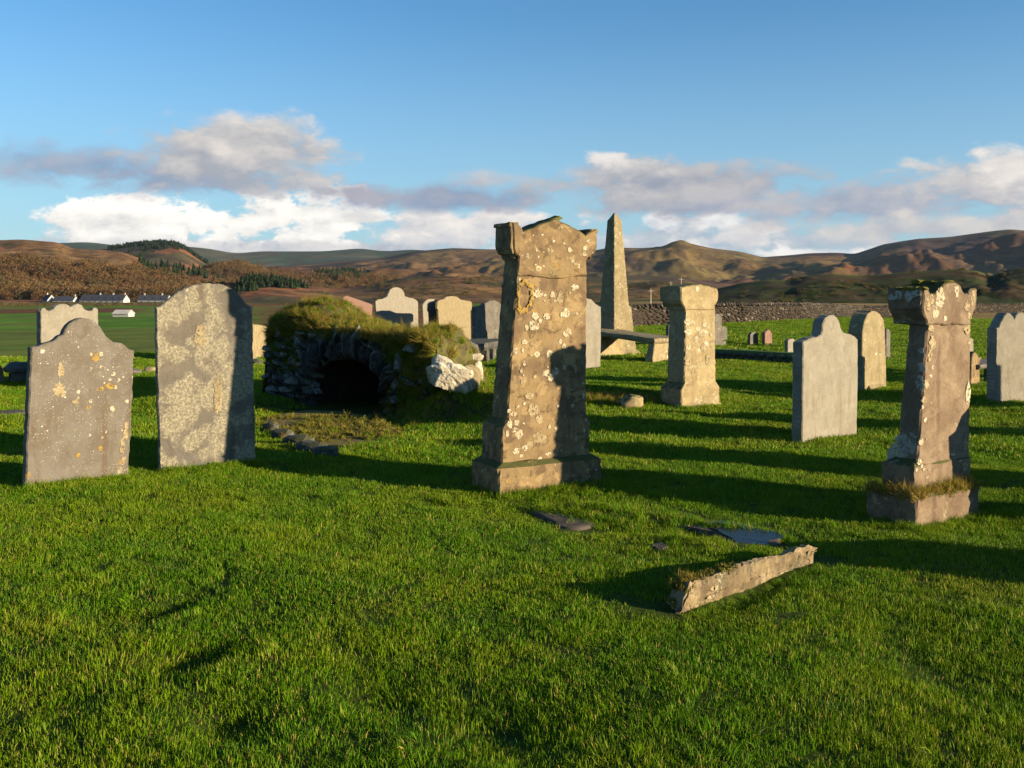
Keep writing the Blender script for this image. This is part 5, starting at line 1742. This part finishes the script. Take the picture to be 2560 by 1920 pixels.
tag(obj("boulder", rock_mesh("boulder", 0.26, 0.16, 0.18, S_WHITE, 11, 5, 0.24, box=0.35), None, on_depth(1128, 943, 12.05), (0.1, 0.25, 0.3)), "large white quartz boulder on the bank beside the vault", "boulder")
tag(obj("boulder", rock_mesh("boulder", 0.13, 0.10, 0.09, S_WHITE, 15, 3, 0.2, box=0.25), None, on_depth(1108, 908, 12.12), (0.1, 0.5, 0.3)), "rounded grey white stone on top of the large quartz boulder", "boulder")
tag(obj("boulder", rock_mesh("boulder", 0.15, 0.12, 0.18, S_BUFF, 12, 3, 0.18, box=0.5), None, on_depth(1172, 944, 12.25), (0, 0.2, 0.5)), "buff boulder tucked behind the white quartz boulder", "boulder")
tag(obj("boulder", rock_mesh("boulder", 0.13, 0.10, 0.06, S_WHITE, 13, 3, 0.15, box=0.6), None, on_depth(1183, 893, 12.9), (0, 0.0, 0.5)), "pale flat stone topping the bank by the dark table tomb", "boulder")
tag(obj("boulder", rock_mesh("boulder", 0.08, 0.09, 0.21, S_WHITE, 14, 3, 0.15, box=0.6), None, on_depth(1192, 940, 12.85), (0, 0.0, 0.5)), "small upright pale stone under the flat bank stone", "boulder")
tag(obj("boulder", rock_mesh("boulder", 0.20, 0.16, 0.38, S_GREY, 16, 3, 0.15, box=0.7), None, on_depth(1163, 915, 13.4), (0, 0.1, 0.4)), "grey angular block behind the bank turf", "boulder")
tag(obj("boulder", rock_mesh("boulder", 0.12, 0.10, 0.035, S_WHITE, 17, 3, 0.2, box=0.6), None, on_depth(1070, 838, 12.95), (0, 0.05, 0.3)), "white chip of stone on the lip of the vault", "boulder")
boulder(1580, 1018, (0.17, 0.14, 0.12), S_CREAM, "lichened boulder bedded in the bank left of the cream pillar", 19, 0.06)
boulder(1552, 1010, (0.05, 0.05, 0.05), S_CREAM, "small pale cobble left of the lichened boulder", 20, 0.03, sub=2)
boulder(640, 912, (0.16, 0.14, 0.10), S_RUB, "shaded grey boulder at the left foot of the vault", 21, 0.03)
boulder(322, 935, (0.25, 0.2, 0.08), S_GREY, "low grey rock in the grass between the two left headstones", 22, 0.02)
boulder(375, 930, (0.12, 0.12, 0.08), S_BUFF, "small buff rock left of the lichen crusted headstone", 23, 0.02)

# tufts on the bank
def bank_tufts():
    rs = np.random.default_rng(17)
    n = 1300
    x = rs.normal(-0.66, 0.42, n)
    y = rs.normal(12.65, 0.42, n)
    d = np.stack([x, y, H(x, y) - 0.01], 1)
    o = put_tufts("bank_grass", d, TUFT + GTUFT, 0.3, 0.8, None, 0.4, 31)
    tag(o, "rough yellowing grass on the bank beside the vault", "grass")
    n = 240
    x, y = rs.normal(1.1, 0.55, n), rs.normal(13.45, 0.12, n)
    o = put_tufts("bank_grass", np.stack([x, y, H(x, y) - 0.01], 1), TUFT, 0.5, 0.9, None, 0.4, 32)
    tag(o, "rough grass on the low bank left of the cream pillar", "grass")


bank_tufts()


# ------------------------------------------------------------------ drystone wall and low terrace wall across the right
def drystone():
    px = [(1490, 818), (1585, 816), (1700, 811), (1850, 806), (2000, 800), (2150, 793), (2300, 787), (2450, 782), (2640, 777)]
    P = np.array([G(*q) for q in px])
    r = empty("drystone_wall", P[0])
    tag(r, "long grey drystone field wall behind the graveyard", "wall")
    seg = np.concatenate([[0], np.cumsum(np.hypot(*np.diff(P[:, :2], axis=0).T))])
    def at(s):
        return np.array([np.interp(s, seg, P[:, k]) for k in range(3)])
    L = seg[-1]
    # earth and rubble heart
    V, Fc = [], []
    S = np.linspace(0, L, 60)
    hw = 0.17
    for s in S:
        p, q = at(max(0, s - 0.2)), at(min(L, s + 0.2))
        t = (q - p)[:2] / np.hypot(*(q - p)[:2])
        n = np.array([-t[1], t[0]])
        c = at(s) - P[0]
        zg = float(H(*at(s)[:2])) - P[0][2]
        for (o_, z_) in ((-hw, -0.2), (-hw * 0.8, 0.72), (hw * 0.8, 0.72), (hw, -0.2)):
            V.append((c[0] + n[0] * o_, c[1] + n[1] * o_, zg + z_))
    for i in range(len(S) - 1):
        for k in range(3):
            a = i * 4 + k
            Fc.append((a, a + 4, a + 5, a + 1))
    obj("wall_core", mesh("wall_core", V, Fc, EARTH), r)
    rs = np.random.default_rng(55)
    st = [rock_mesh("stone", 0.5, 0.5, 0.5, (S_WALL, S_WALLD, S_WALLD, S_WALL, S_WALLP, S_WALLD, S_WALLD)[k], 800 + k, 1, 0.26, box=0.5) for k in range(7)]
    allst = []
    rows = 7
    for j in range(rows):
        s = rs.uniform(0, 0.2)
        while s < L:
            w = rs.uniform(0.13, 0.42)
            h = 0.80 / rows * rs.uniform(0.75, 1.5)
            p = at(s + w / 2)
            q = at(min(L, s + w / 2 + 0.2))
            yaw = math.atan2(*(q - p)[[1, 0]]) if s + w < L else 0.5
            n = np.array([-math.sin(yaw), math.cos(yaw)])
            zg = float(H(p[0], p[1]))
            pos = np.array([p[0] - n[0] * (hw - 0.02 - 0.006 * j), p[1] - n[1] * (hw - 0.02 - 0.006 * j), zg + 0.05 + j * 0.112 + rs.normal(0, 0.02)])
            allst.append((p[1], pos, yaw, w, h))
            s += w * 1.0
    allst.sort(key=lambda a_: -a_[3] * a_[4] / a_[0] ** 2)
    for (d, pos, yaw, w, h) in allst[:300]:
        obj("stone", st[rs.integers(7)], r, pos - P[0], (rs.normal(0, 0.05), rs.normal(0, 0.06), yaw + rs.normal(0, 0.05)), (w * 1.02, 0.22, h * 1.05))
    VV, TT = [], []
    off = 0
    cp = []
    for (d, pos, yaw, w, h) in allst[300:]:
        cp.append((pos, yaw, (w * 1.02, 0.22, h * 1.05)))
    s = 0.0
    cope = []
    while s < L:
        w = rs.uniform(0.14, 0.26)
        p = at(s)
        q = at(min(L, s + 0.2))
        yaw = math.atan2(*(q - p)[[1, 0]]) if s + 0.2 < L else 0.5
        cope.append((np.array([p[0], p[1], float(H(p[0], p[1])) + 0.84]), yaw, (w, 0.34, rs.uniform(0.20, 0.30))))
        s += w * 0.95
    def joined(name, lst):
        VV, TT, off, ci = [], [], 0, []
        for (pos, yaw, sc) in lst:
            me = st[rs.integers(7)]
            ci.append(np.full(len(me.polygons), [S_WALL, S_WALLD, S_WALLP].index(me.materials[0])))
            v = np.array([q.co for q in me.vertices]) * np.array(sc)
            c_, s_ = math.cos(yaw), math.sin(yaw)
            v = np.stack([v[:, 0] * c_ - v[:, 1] * s_, v[:, 0] * s_ + v[:, 1] * c_, v[:, 2]], 1) + (pos - P[0])
            VV.append(v)
            TT.append(np.array([list(q.vertices) for q in me.polygons]) + off)
            off += len(v)
        jm = fastmesh(name, np.concatenate(VV), np.concatenate(TT), S_WALL)
        jm.materials.append(S_WALLD)
        jm.materials.append(S_WALLP)
        jm.polygons.foreach_set('material_index', np.concatenate(ci).astype(np.int32))
        o = obj(name, jm, r)
        o["kind"] = "stuff"
    joined("small_stones", cp)
    for (pos, yaw, sc) in cope[:300]:
        obj("coping_stone", st[rs.integers(7)], r, pos - P[0], (rs.normal(0, 0.08), rs.normal(0, 0.15), yaw), sc)
    if len(cope) > 300:
        joined("coping_rest", cope[300:])


drystone()


def terrace_wall():
    px = [(1735, 893), (1800, 897), (1880, 902), (1985, 909), (2010, 910)]
    P = np.array([G(*q) for q in px])
    r = empty("terrace_wall", P[0])
    tag(r, "low dark turf topped retaining wall crossing the lawn", "wall")
    rs = np.random.default_rng(66)
    seg = np.concatenate([[0], np.cumsum(np.hypot(*np.diff(P[:, :2], axis=0).T))])
    at = lambda s: np.array([np.interp(s, seg, P[:, k]) for k in range(3)])
    V, Fc = [], []
    S = np.linspace(0, seg[-1], 40)
    for s in S:
        c = at(s) - P[0]
        for (dy, dz) in ((0.02, -0.15), (0.03, 0.17), (0.12, 0.205), (0.8, 0.18), (1.8, -0.05)):
            V.append((c[0] + dy * 0.35, c[1] + dy, c[2] + dz + 0.02 * float(vn(s * 2, dy * 3, 9))))
    for i in range(len(S) - 1):
        for k in range(4):
            a = i * 5 + k
            Fc.append((a, a + 5, a + 6, a + 1))
    obj("turf_top", mesh("turf_top", V, Fc, plain_mat("terrace_turf", (0.05, 0.10, 0.014), (0.035, 0.075, 0.012), 6, b=0.6), True), r)
    st = [rock_mesh("stone", 0.5, 0.5, 0.5, S_RUB, 850 + k, 1, 0.14, box=0.6) for k in range(5)]
    for j in range(2):
        s = 0.0
        while s < seg[-1]:
            w = rs.uniform(0.14, 0.30)
            p = at(s + w / 2) - P[0]
            yaw = math.atan2(P[-1][1] - P[0][1], P[-1][0] - P[0][0])
            obj("stone", st[rs.integers(5)], r, (p[0], p[1], p[2] + 0.045 + 0.085 * j), (rs.normal(0, 0.05), rs.normal(0, 0.05), yaw), (w, 0.14, 0.095))
            s += w


terrace_wall()


# ------------------------------------------------------------------ headstones standing just outside the frame on the right: their shadows cross the lawn
def beyond(x, y, w, h, mat, label, seed, yaw=34):
    z = float(H(x, y))
    ol = [(-w / 2, -0.1), (-w / 2, h * 0.80), (-w * 0.36, h * 0.83), (-w * 0.22, h * 0.93), (0, h), (w * 0.22, h * 0.93), (w * 0.36, h * 0.83), (w / 2, h * 0.80), (w / 2, -0.1)]
    o = obj("headstone", slab_mesh("headstone", ol, 0, 0.14, mat, 0.01, 0.04, 0.002, seed), None, (x, y, z), (0, 0, R(yaw)))
    tag(o, label, "headstone")


beyond(6.0, 7.5, 0.85, 1.45, S_SLATE, "slate headstone outside the right edge level with the mossy pillar", 301)
beyond(4.75, 6.65, 0.6, 1.05, S_GREY, "low grey headstone just outside the right edge beside the mossy pillar", 302)
beyond(7.6, 10.1, 0.8, 1.35, S_PALE, "pale headstone outside the right edge in the second row", 303)
beyond(9.6, 12.3, 0.8, 1.4, S_SAND, "brown headstone outside the right edge in the third row", 304)
beyond(4.2, 5.15, 0.8, 0.5, S_PALE, "squat pale headstone outside the right edge nearest the viewer", 305)
beyond(12.0, 16.4, 0.8, 1.4, S_SLATE, "slate headstone outside the right edge in the fourth row", 306)


# ------------------------------------------------------------------ lawn
def inside(poly, x, y):
    res = np.zeros(len(x), bool)
    n = len(poly)
    j = n - 1
    for i in range(n):
        xi, yi = poly[i]
        xj, yj = poly[j]
        c = ((yi > y) != (yj > y)) & (x < (xj - xi) * (y - yi) / (yj - yi + 1e-12) + xi)
        res ^= c
        j = i
    return res


def lawn(name, label, d0, d1, step, nb, area, hmin, hmax, wid, smin, smax, seed, um=0.63):
    rs = np.random.default_rng(seed)
    protos = [blade_mesh("patch", GRASS, nb, area, hmin, hmax, wid, 0.55, seed * 10 + k) for k in range(5)]
    ys = np.arange(d0, d1, step)
    P = []
    for y in ys:
        x = np.arange(-um * (y + 0.6) - 0.3, um * (y + 0.6) + 0.3, step)
        P.append(np.stack([x, np.full(len(x), y)], 1))
    P = np.concatenate(P)
    P += rs.uniform(-step * 0.6, step * 0.6, P.shape)
    x, y = P[:, 0], P[:, 1]
    keep = np.ones(len(P), bool)
    for h in HOLES:
        c = h.mean(0)
        e = h - c
        e = e * (1 + (0.13 if d0 < 9 else 0.12) / np.maximum(np.hypot(e[:, 0], e[:, 1]), 0.05))[:, None]
        keep &= ~inside(e + c, x, y)
    u = x / y
    keep &= np.hypot(x, y) < np.where(u < 0.05, 30.0, 74.0)
    x, y = x[keep], y[keep]
    n = len(x)
    var = 1 + 0.5 * fbm(x / 0.7, y / 0.7, 2, 91)
    s = rs.uniform(smin, smax, n)
    e = 0.05
    gx = (H(x + e, y) - H(x - e, y)) / (2 * e) + rs.normal(0, 0.06, n)
    gy = (H(x, y + e) - H(x, y - e)) / (2 * e) + rs.normal(0, 0.06, n)
    nz = np.stack([-gx, -gy, np.ones(n)], 1)
    nz /= np.linalg.norm(nz, axis=1, keepdims=True)
    th = rs.random(n) * 6.283
    xa = np.stack([np.cos(th), np.sin(th), np.zeros(n)], 1)
    xa -= nz * np.sum(xa * nz, 1, keepdims=True)
    xa /= np.linalg.norm(xa, axis=1, keepdims=True)
    ya = np.cross(nz, xa)
    rot = np.stack([np.arctan2(ya[:, 2], nz[:, 2]), -np.arcsin(np.clip(xa[:, 2], -1, 1)), np.arctan2(xa[:, 1], xa[:, 0])], 1)
    o = scatter(name, np.stack([x, y, H(x, y) - 0.003], 1), rot, np.stack([s, s, s * np.clip(var, 0.6, 1.5)], 1), rs.integers(0, 5, n), protos)
    tag(o, label, "grass", None, "stuff")


lawn("grass", "short lawn grass in the foreground of the graveyard", 2.6, 9.6, 0.115, 300, 0.11, 0.010, 0.038, 0.0028, 0.8, 1.2, 1)
lawn("grass", "lawn grass among the middle rows of graves", 9.4, 22.0, 0.20, 300, 0.20, 0.016, 0.046, 0.0056, 0.9, 1.25, 2)
lawn("grass", "far lawn grass reaching to the drystone wall", 21.5, 66.0, 0.5, 520, 0.48, 0.02, 0.048, 0.012, 0.9, 1.25, 3)


# longer tufts left by the mower round the stones and slabs
def edging():
    rs = np.random.default_rng(41)
    P = []
    def along(a, b, n, sp=0.05):
        A, B = G(*a), G(*b)
        for _ in range(n):
            t = rs.random()
            p = A + (B - A) * t + np.append(rs.normal(0, sp, 2), 0)
            P.append((p[0], p[1], float(H(p[0], p[1])) - 0.01))
    along((60, 1228), (325, 1198), 130, 0.035)
    along((395, 1186), (642, 1162), 130, 0.035)
    along((1240, 1242), (1510, 1216), 130, 0.04)
    along((1185, 1200), (1240, 1242), 40, 0.04)
    along((2288, 1330), (2450, 1288), 80, 0.04)
    along((2174, 1280), (2288, 1330), 50, 0.04)
    along((1700, 1026), (1810, 1008), 70)
    along((2000, 1116), (2145, 1094), 80)
    along((1640, 1288), (1960, 1345), 70, 0.04)
    along((1620, 1345), (1800, 1368), 40, 0.05)
    along((1340, 1275), (1500, 1310), 50, 0.05)
    along((650, 1048), (700, 1036), 25, 0.06)
    along((830, 1144), (1010, 1092), 60, 0.07)
    along((960, 1075), (1060, 1040), 40, 0.1)
    along((1470, 1290), (1700, 1350), 60, 0.10)
    along((1080, 1268), (1130, 1262), 24, 0.05)
    for _ in range(420):
        d_ = 2.9 + 9 * rs.random() ** 1.5
        x_ = rs.uniform(-0.6, 0.6) * d_
        if fbm(x_ * 0.8, d_ * 0.8, 2, 95) > 0.0 and not any(inside(h, np.array([x_]), np.array([d_]))[0] for h in HOLES):
            P.append((x_, d_, float(H(x_, d_)) - 0.01))
    A, B = G(1700, 1540), G(2040, 1415)
    S = []
    for _ in range(260):
        p = A + (B - A) * rs.random()
        nx, ny = (B - A)[1], -(B - A)[0]
        q = rs.uniform(0.0, 0.20) / math.hypot(nx, ny)
        S.append((p[0] + nx * q, p[1] + ny * q, float(H(p[0] + nx * q, p[1] + ny * q)) - 0.004))
    tag(put_tufts("grass_tufts", S, GTUFT, 0.16, 0.34, None, 0.3, 45), "short grass along the lower edge of the fallen slab", "grass")
    o = put_tufts("grass_tufts", P, GTUFT, 0.35, 0.85, None, 0.3, 44)
    tag(o, "longer grass tufts left along the feet of stones", "grass")


edging()
slab_moss()

# ------------------------------------------------------------------ cottages beyond the fields
def cottage(name, label, px0, px1, py_base, py_eave, py_ridge, d, depth, yaw, chim=(), wins=0, dorm=0, roof=SLATES, ext=0.0):
    k = d / F
    xm = (px0 + px1) / 2
    w = (px1 - px0) * k
    base = np.array([(xm - HX) * k, d, EYE + (HY - py_base) * k])
    he = (py_base - py_eave) * k
    hr = (py_base - py_ridge) * k
    r = empty(name, base, R(yaw))
    tag(r, label, "house", "white cottages beyond the fields")
    V = [(-w / 2, 0, -3), (w / 2, 0, -3), (w / 2, depth, -3), (-w / 2, depth, -3), (-w / 2, 0, he), (w / 2, 0, he), (w / 2, depth, he), (-w / 2, depth, he), (-w / 2, depth / 2, hr - 0.12), (w / 2, depth / 2, hr - 0.12)]
    Fc = [(0, 1, 5, 4), (2, 3, 7, 6), (1, 2, 6, 9, 5), (3, 0, 4, 8, 7)]
    obj("wall", mesh("wall", V, Fc, RENDERED), r)
    ov, t = 0.25, 0.14
    e = (hr - he) / (depth / 2) * ov
    V = []
    for x in (-w / 2 - 0.06, w / 2 + 0.06):
        V += [(x, -ov, he - e), (x, depth / 2, hr), (x, depth + ov, he - e), (x, depth + ov, he - e + t), (x, depth / 2, hr + t), (x, -ov, he - e + t)]
    Fc = [(0, 1, 7, 6), (1, 2, 8, 7), (2, 3, 9, 8), (3, 4, 10, 9), (4, 5, 11, 10), (5, 0, 6, 11), (0, 5, 4, 1), (1, 4, 3, 2), (6, 7, 10, 11), (7, 8, 9, 10)]
    rf = obj("roof", mesh("roof", V, Fc, roof), r)
    for cx in chim:
        x = cx * w
        obj("chimney", loft_mesh("chimney", [(hr - 0.5, x - 0.45, x + 0.45, depth / 2 - 0.35, depth / 2 + 0.35), (hr + 1.0, x - 0.45, x + 0.45, depth / 2 - 0.35, depth / 2 + 0.35), (hr + 1.02, x - 0.52, x + 0.52, depth / 2 - 0.42, depth / 2 + 0.42), (hr + 1.2, x - 0.52, x + 0.52, depth / 2 - 0.42, depth / 2 + 0.42)], RENDERED, 0.05, 0, 1, 1, 2), rf)
    for j in range(wins):
        x = -w / 2 + w * (j + 0.7) / (wins + 0.4)
        zc = he * 0.55
        wo = obj("window", loft_mesh("window", [(zc - 0.65, x - 0.55, x + 0.55, -0.06, 0.05), (zc + 0.65, x - 0.55, x + 0.55, -0.06, 0.05)], RENDERED, 0.01, 0, 1, 1, 3), r)
        obj("pane", loft_mesh("pane", [(zc - 0.5, x - 0.42, x + 0.42, -0.075, 0.0), (zc + 0.5, x - 0.42, x + 0.42, -0.075, 0.0)], GLASS, 0.01, 0, 1, 1, 3), wo)
    for j in range(dorm):
        x = -w / 2 + w * (j + 0.7) / (dorm + 0.4)
        zc = he + (hr - he) * 0.35
        yy = depth / 2 * 0.35
        obj("skylight", loft_mesh("skylight", [(zc - 0.4, x - 0.4, x + 0.4, yy - 0.45, yy + 0.2), (zc + 0.45, x - 0.4, x + 0.4, yy - 0.15, yy + 0.3)], GLASS, 0.02, 0, 1, 1, 3), rf)
    return r


cottage("cottage", "small white cottage gable at the far left of the row", 99, 124, 757, 750, 737, 660, 6, -35, (-0.3,), 1)
cottage("cottage", "low white cottage with grey slate roof second from left", 128, 186, 760, 751, 741, 655, 6, -12, (0.45,), 3)
cottage("cottage", "long white terrace with dark roof and bright gable end", 190, 316, 760, 750, 737, 650, 7, -14, (0.46, -0.1, 0.2), 7, 6)
cottage("cottage", "white cottage with dark roof beside the tall arched headstone", 340, 420, 760, 750, 738, 655, 7, -10, (-0.35, 0.25), 4, 3)
r_ = cottage("shed", "low shed with pale sheet roof below the cottages", 280, 322, 789, 784, 776, 216, 2.6, -8, (), 0, 0, TINROOF)
r_["group"] = "farm sheds"
r_["category"] = "shed"


def pole(px, ytop, d, hgt, label):
    x = (px - HX) / F * d
    zt = EYE + (HY - ytop) / F * d
    zg = float(H(x, d))
    r = empty("utility_pole", (x, d, zg))
    h = zt - zg
    me = loft_mesh("shaft", [(-0.5, -0.13, 0.13, -0.13, 0.13), (h, -0.09, 0.09, -0.09, 0.09)], WOODP, 0.05, 0.0, 1, 2, 2)
    obj("shaft", me, r)
    obj("crossarm", loft_mesh("crossarm", [(h - 0.55, -0.7, 0.7, -0.14, -0.095), (h - 0.43, -0.7, 0.7, -0.14, -0.095)], WOODP, 0.01, 0.0, 1, 2, 2), r)
    tag(r, label, "pole", "utility poles")


pole(1627, 722, 230, 6, "pale utility pole in the golden field left of the cream pillar")
pole(1677, 704, 330, 8, "thin utility pole rising behind the cream pillar's left corner")
pole(1703, 694, 300, 8, "utility pole rising just above the cream pillar's head")


# ------------------------------------------------------------------ woods and scrub
def crown_mesh(name, mat, n, kind, seed):
    """small tree of many loose leaf or twig faces, about one unit high"""
    rs = np.random.default_rng(seed + 8000)
    V, T, tint = [], [], []
    if kind == 'bare':
        for i in range(n):
            while True:
                p = rs.uniform(-1, 1, 3)
                if np.dot(p, p) < 1 and (np.dot(p, p) > 0.25 or rs.random() < 0.4):
                    break
            c = np.array([p[0] * 0.36, p[1] * 0.36, 0.60 + p[2] * 0.40])
            s = rs.uniform(0.028, 0.060)
            a, b = rs.normal(0, 1, 3), rs.normal(0, 1, 3)
            a[2] += 1.2
            a /= np.linalg.norm(a)
            b /= np.linalg.norm(b)
            V += [c - b * s * 0.55, c + b * s * 0.55, c + a * s * 2.4]
    elif kind == 'conifer':
        for i in range(n):
            z = rs.random() ** 0.8
            rad = (1 - z) * 0.24 + 0.02
            th = rs.random() * 6.283
            dr = np.array([math.cos(th), math.sin(th), 0])
            sd = np.array([-dr[1], dr[0], 0])
            c = dr * rad * rs.uniform(0.3, 0.8) + np.array([0, 0, 0.06 + z * 0.9])
            s = 0.05 + 0.09 * (1 - z)
            V += [c - sd * s, c + sd * s, c + dr * s * 1.3 + np.array([0, 0, -s * 0.5])]
            V += [c - sd * s * 0.7, c + sd * s * 0.7, c + np.array([0, 0, s * 1.5]) + dr * 0.02]
    else:
        for i in range(n):
            p = rs.normal(0, 1, 3)
            p /= np.linalg.norm(p)
            p[2] = abs(p[2])
            rr = rs.uniform(0.55, 1.0)
            c = p * np.array([0.62, 0.62, 0.85]) * rr
            s = rs.uniform(0.06, 0.13)
            a, b = rs.normal(0, 1, 3), rs.normal(0, 1, 3)
            a /= np.linalg.norm(a)
            b /= np.linalg.norm(b)
            V += [c - b * s * 0.7, c + b * s * 0.7, c + a * s * 1.3]
    if kind != 'scrub':
        for k in range(5):
            a0, a1 = k * 1.2566, (k + 1) * 1.2566
            w = 0.022
            V += [(math.cos(a0) * w, math.sin(a0) * w, -0.1), (math.cos(a1) * w, math.sin(a1) * w, -0.1), (0, 0, 0.75)]
    V = np.array(V)
    T = np.arange(len(V)).reshape(-1, 3)
    me = fastmesh(name, V, T, mat)
    at = me.attributes.new("tint", 'FLOAT', 'POINT')
    at.data.foreach_set("value", np.repeat(rs.random(len(T)), 3).astype(np.float32))
    return me


T_BARE = [crown_mesh("bare_tree", BARE, 300, 'bare', k) for k in range(4)]
T_CON = [crown_mesh("conifer", CONIF, 110, 'conifer', 10 + k) for k in range(3)]
T_SCR = [crown_mesh("scrub", SCRUB, 170, 'scrub', 20 + k) for k in range(3)]


def wood(name, label, zat, pts, protos, smin, smax, seed, wide=1.0):
    rs = np.random.default_rng(seed)
    x, y = pts
    n = len(x)
    z = zat(x, y)
    s = rs.uniform(smin, smax, n)
    o = scatter(name, np.stack([x, y, z - 0.3], 1), np.stack([np.zeros(n), np.zeros(n), rs.random(n) * 6.283], 1), np.stack([s * wide, s * wide, s], 1), rs.integers(0, len(protos), n), protos)
    tag(o, label, "wood", None, "stuff")


def region(n, xa, xb, da, db, seed, dens=None):
    """points between two photograph columns and two distances"""
    rs = np.random.default_rng(seed)
    d = rs.uniform(da, db, n)
    u = (rs.uniform(xa, xb, n) - HX) / F
    x, y = u * d, d
    if dens is not None:
        k = dens(x, y, u) > rs.random(n)
        x, y = x[k], y[k]
    return x, y


wood("woods", "bare brown woodland covering the hillside behind the cottages", z_left, region(5200, -150, 600, 705, 930, 1, lambda x, y, u: np.clip(1.2 - sst(y, 800, 900) * 1.6 + 1.0 * fbm(x / 40, y / 40, 3, 3), 0, 1)), T_BARE, 5.0, 12.5, 1, 1.1)
wood("woods", "dark conifers mixed into the bare hillside wood", z_left, region(420, -100, 600, 705, 860, 2, lambda x, y, u: 1.0 * (fbm(x / 60, y / 60, 3, 4) > 0.10)), T_CON, 5, 10, 2, 1.3)
wood("woods", "conifer strip running down the wooded hill's right shoulder", z_left, region(420, 350, 560, 850, 985, 3, lambda x, y, u: np.clip(0.15 + 2.2 * fbm(x / 35, y / 35, 3, 31), 0, 1)), T_CON, 6, 12, 3)
wood("woods", "bare trees along the foot of the pale knolls", z_knoll, region(1500, 430, 1000, 1010, 1290, 4, lambda x, y, u: np.clip(0.9 + 1.2 * fbm(x / 70, y / 70, 3, 5), 0, 1)), T_BARE, 7, 12, 4, 1.1)
wood("woods", "conifer plantation on the knolls beneath the moor", z_knoll, region(1100, 700, 1010, 1150, 1390, 5, lambda x, y, u: np.clip(1.0 - 2.0 * np.abs(u - (865 - HX) / F) / 0.05 + 2.0 * fbm(x / 40, y / 40, 3, 32), 0, 1)), T_CON, 6, 13, 5)
wood("woods", "dark conifer wood on the low rise beyond the fields", z_dark, region(700, 570, 790, 690, 800, 6, lambda x, y, u: np.clip(0.6 + 2.2 * fbm(x / 25, y / 25, 3, 33) - sst(np.abs(u - (672 - HX) / F), 0.02, 0.045), 0, 1)), T_CON, 3, 7, 6, 1.3)
wood("woods", "dark conifer belt along the crest of the russet hill", z_mid, region(1500, 270, 520, 1700, 1898, 7, lambda x, y, u: np.clip(sst(y, 1780, 1880) * 1.0 - 0.1 + 1.5 * fbm(x / 60, y / 60, 3, 34), 0, 1)), T_CON, 4, 8, 7, 1.6)
wood("scrub", "low scrub on the rise beyond the bracken fields", z_dark, region(900, 900, 1800, 640, 800, 8, lambda x, y, u: np.clip(0.35 + 1.5 * fbm(x / 40, y / 40, 3, 6), 0, 1)), T_SCR, 1.5, 3.5, 8, 1.3)
wood("scrub", "dark scrub and gorse over the green bank", z_bank, region(1000, 1850, 2700, 268, 331, 9, lambda x, y, u: np.clip(0.10 + 1.8 * fbm(x / 14, y / 14, 3, 7), 0, 1)), T_SCR, 0.5, 1.5, 9, 1.4)
wood("scrub", "bushes round the cottages and along the field edge", lambda x, y: H(x, y), region(700, -100, 600, 430, 660, 10, lambda x, y, u: np.clip(0.3 + 1.8 * fbm(x / 40, y / 40, 3, 8), 0, 1)), T_SCR, 1.2, 3.0, 10, 1.4)
wood("scrub", "hedges and garden shrubs right before the cottage walls", lambda x, y: H(x, y), region(260, 60, 470, 590, 640, 13), T_SCR, 0.8, 2.0, 13, 1.6)
wood("scrub", "rough bracken and gorse in the rough field below the cottages", lambda x, y: H(x, y), region(900, 600, 1300, 230, 620, 12, lambda x, y, u: np.clip(0.2 + 1.6 * fbm(x / 40, y / 40, 3, 9), 0, 1)), T_SCR, 0.5, 1.4, 12, 1.6)


def bush(px, py, d, s, label, seed, w=1.2):
    x = (px - HX) / F * d
    z = EYE + (HY - py) / F * d
    me = crown_mesh("bush", SCRUB, 420, 'scrub', seed)
    o = obj("bush", me, None, (x, d, z - s * 0.15), None, (s * w, s * w, s))
    tag(o, label, "bush")


bush(1962, 758, 190, 1.7, "round golden brown bush above the drystone wall", 61, 1.9)
bush(2430, 700, 322, 3.2, "large brown rounded bush on the crest of the green bank", 62, 1.2)
bush(2395, 698, 320, 2.6, "smaller brown bush left of the large one on the green bank", 63, 1.2)
bush(2520, 700, 318, 3.6, "dark bush at the right end of the green bank", 64, 1.6)


# ------------------------------------------------------------------ the air
def haze():
    m = bpy.data.materials.new("thin_air")
    m.use_nodes = True
    T = NT(m.node_tree)
    T.n.clear()
    out = T.node('ShaderNodeOutputMaterial')
    pv = T.node('ShaderNodeVolumePrincipled')
    pv.inputs['Color'].default_value = (0.55, 0.74, 1.0, 1)
    pv.inputs['Density'].default_value = 1.6e-5
    pv.inputs['Anisotropy'].default_value = 0.0
    T.l.new(pv.outputs[0], out.inputs['Volume'])
    x, y0, y1, z0, z1 = 5700, -1400, 6300, -48, 330
    V = [(-x, y0, z0), (x, y0, z0), (x, y1, z0), (-x, y1, z0), (-x, y0, z1), (x, y0, z1), (x, y1, z1), (-x, y1, z1)]
    Fc = [(0, 3, 2, 1), (4, 5, 6, 7), (0, 1, 5, 4), (1, 2, 6, 5), (2, 3, 7, 6), (3, 0, 4, 7)]
    tag(obj("haze", mesh("haze", V, Fc, m)), "thin blue air between the graveyard and the far hills", "haze", None, "stuff")


haze()
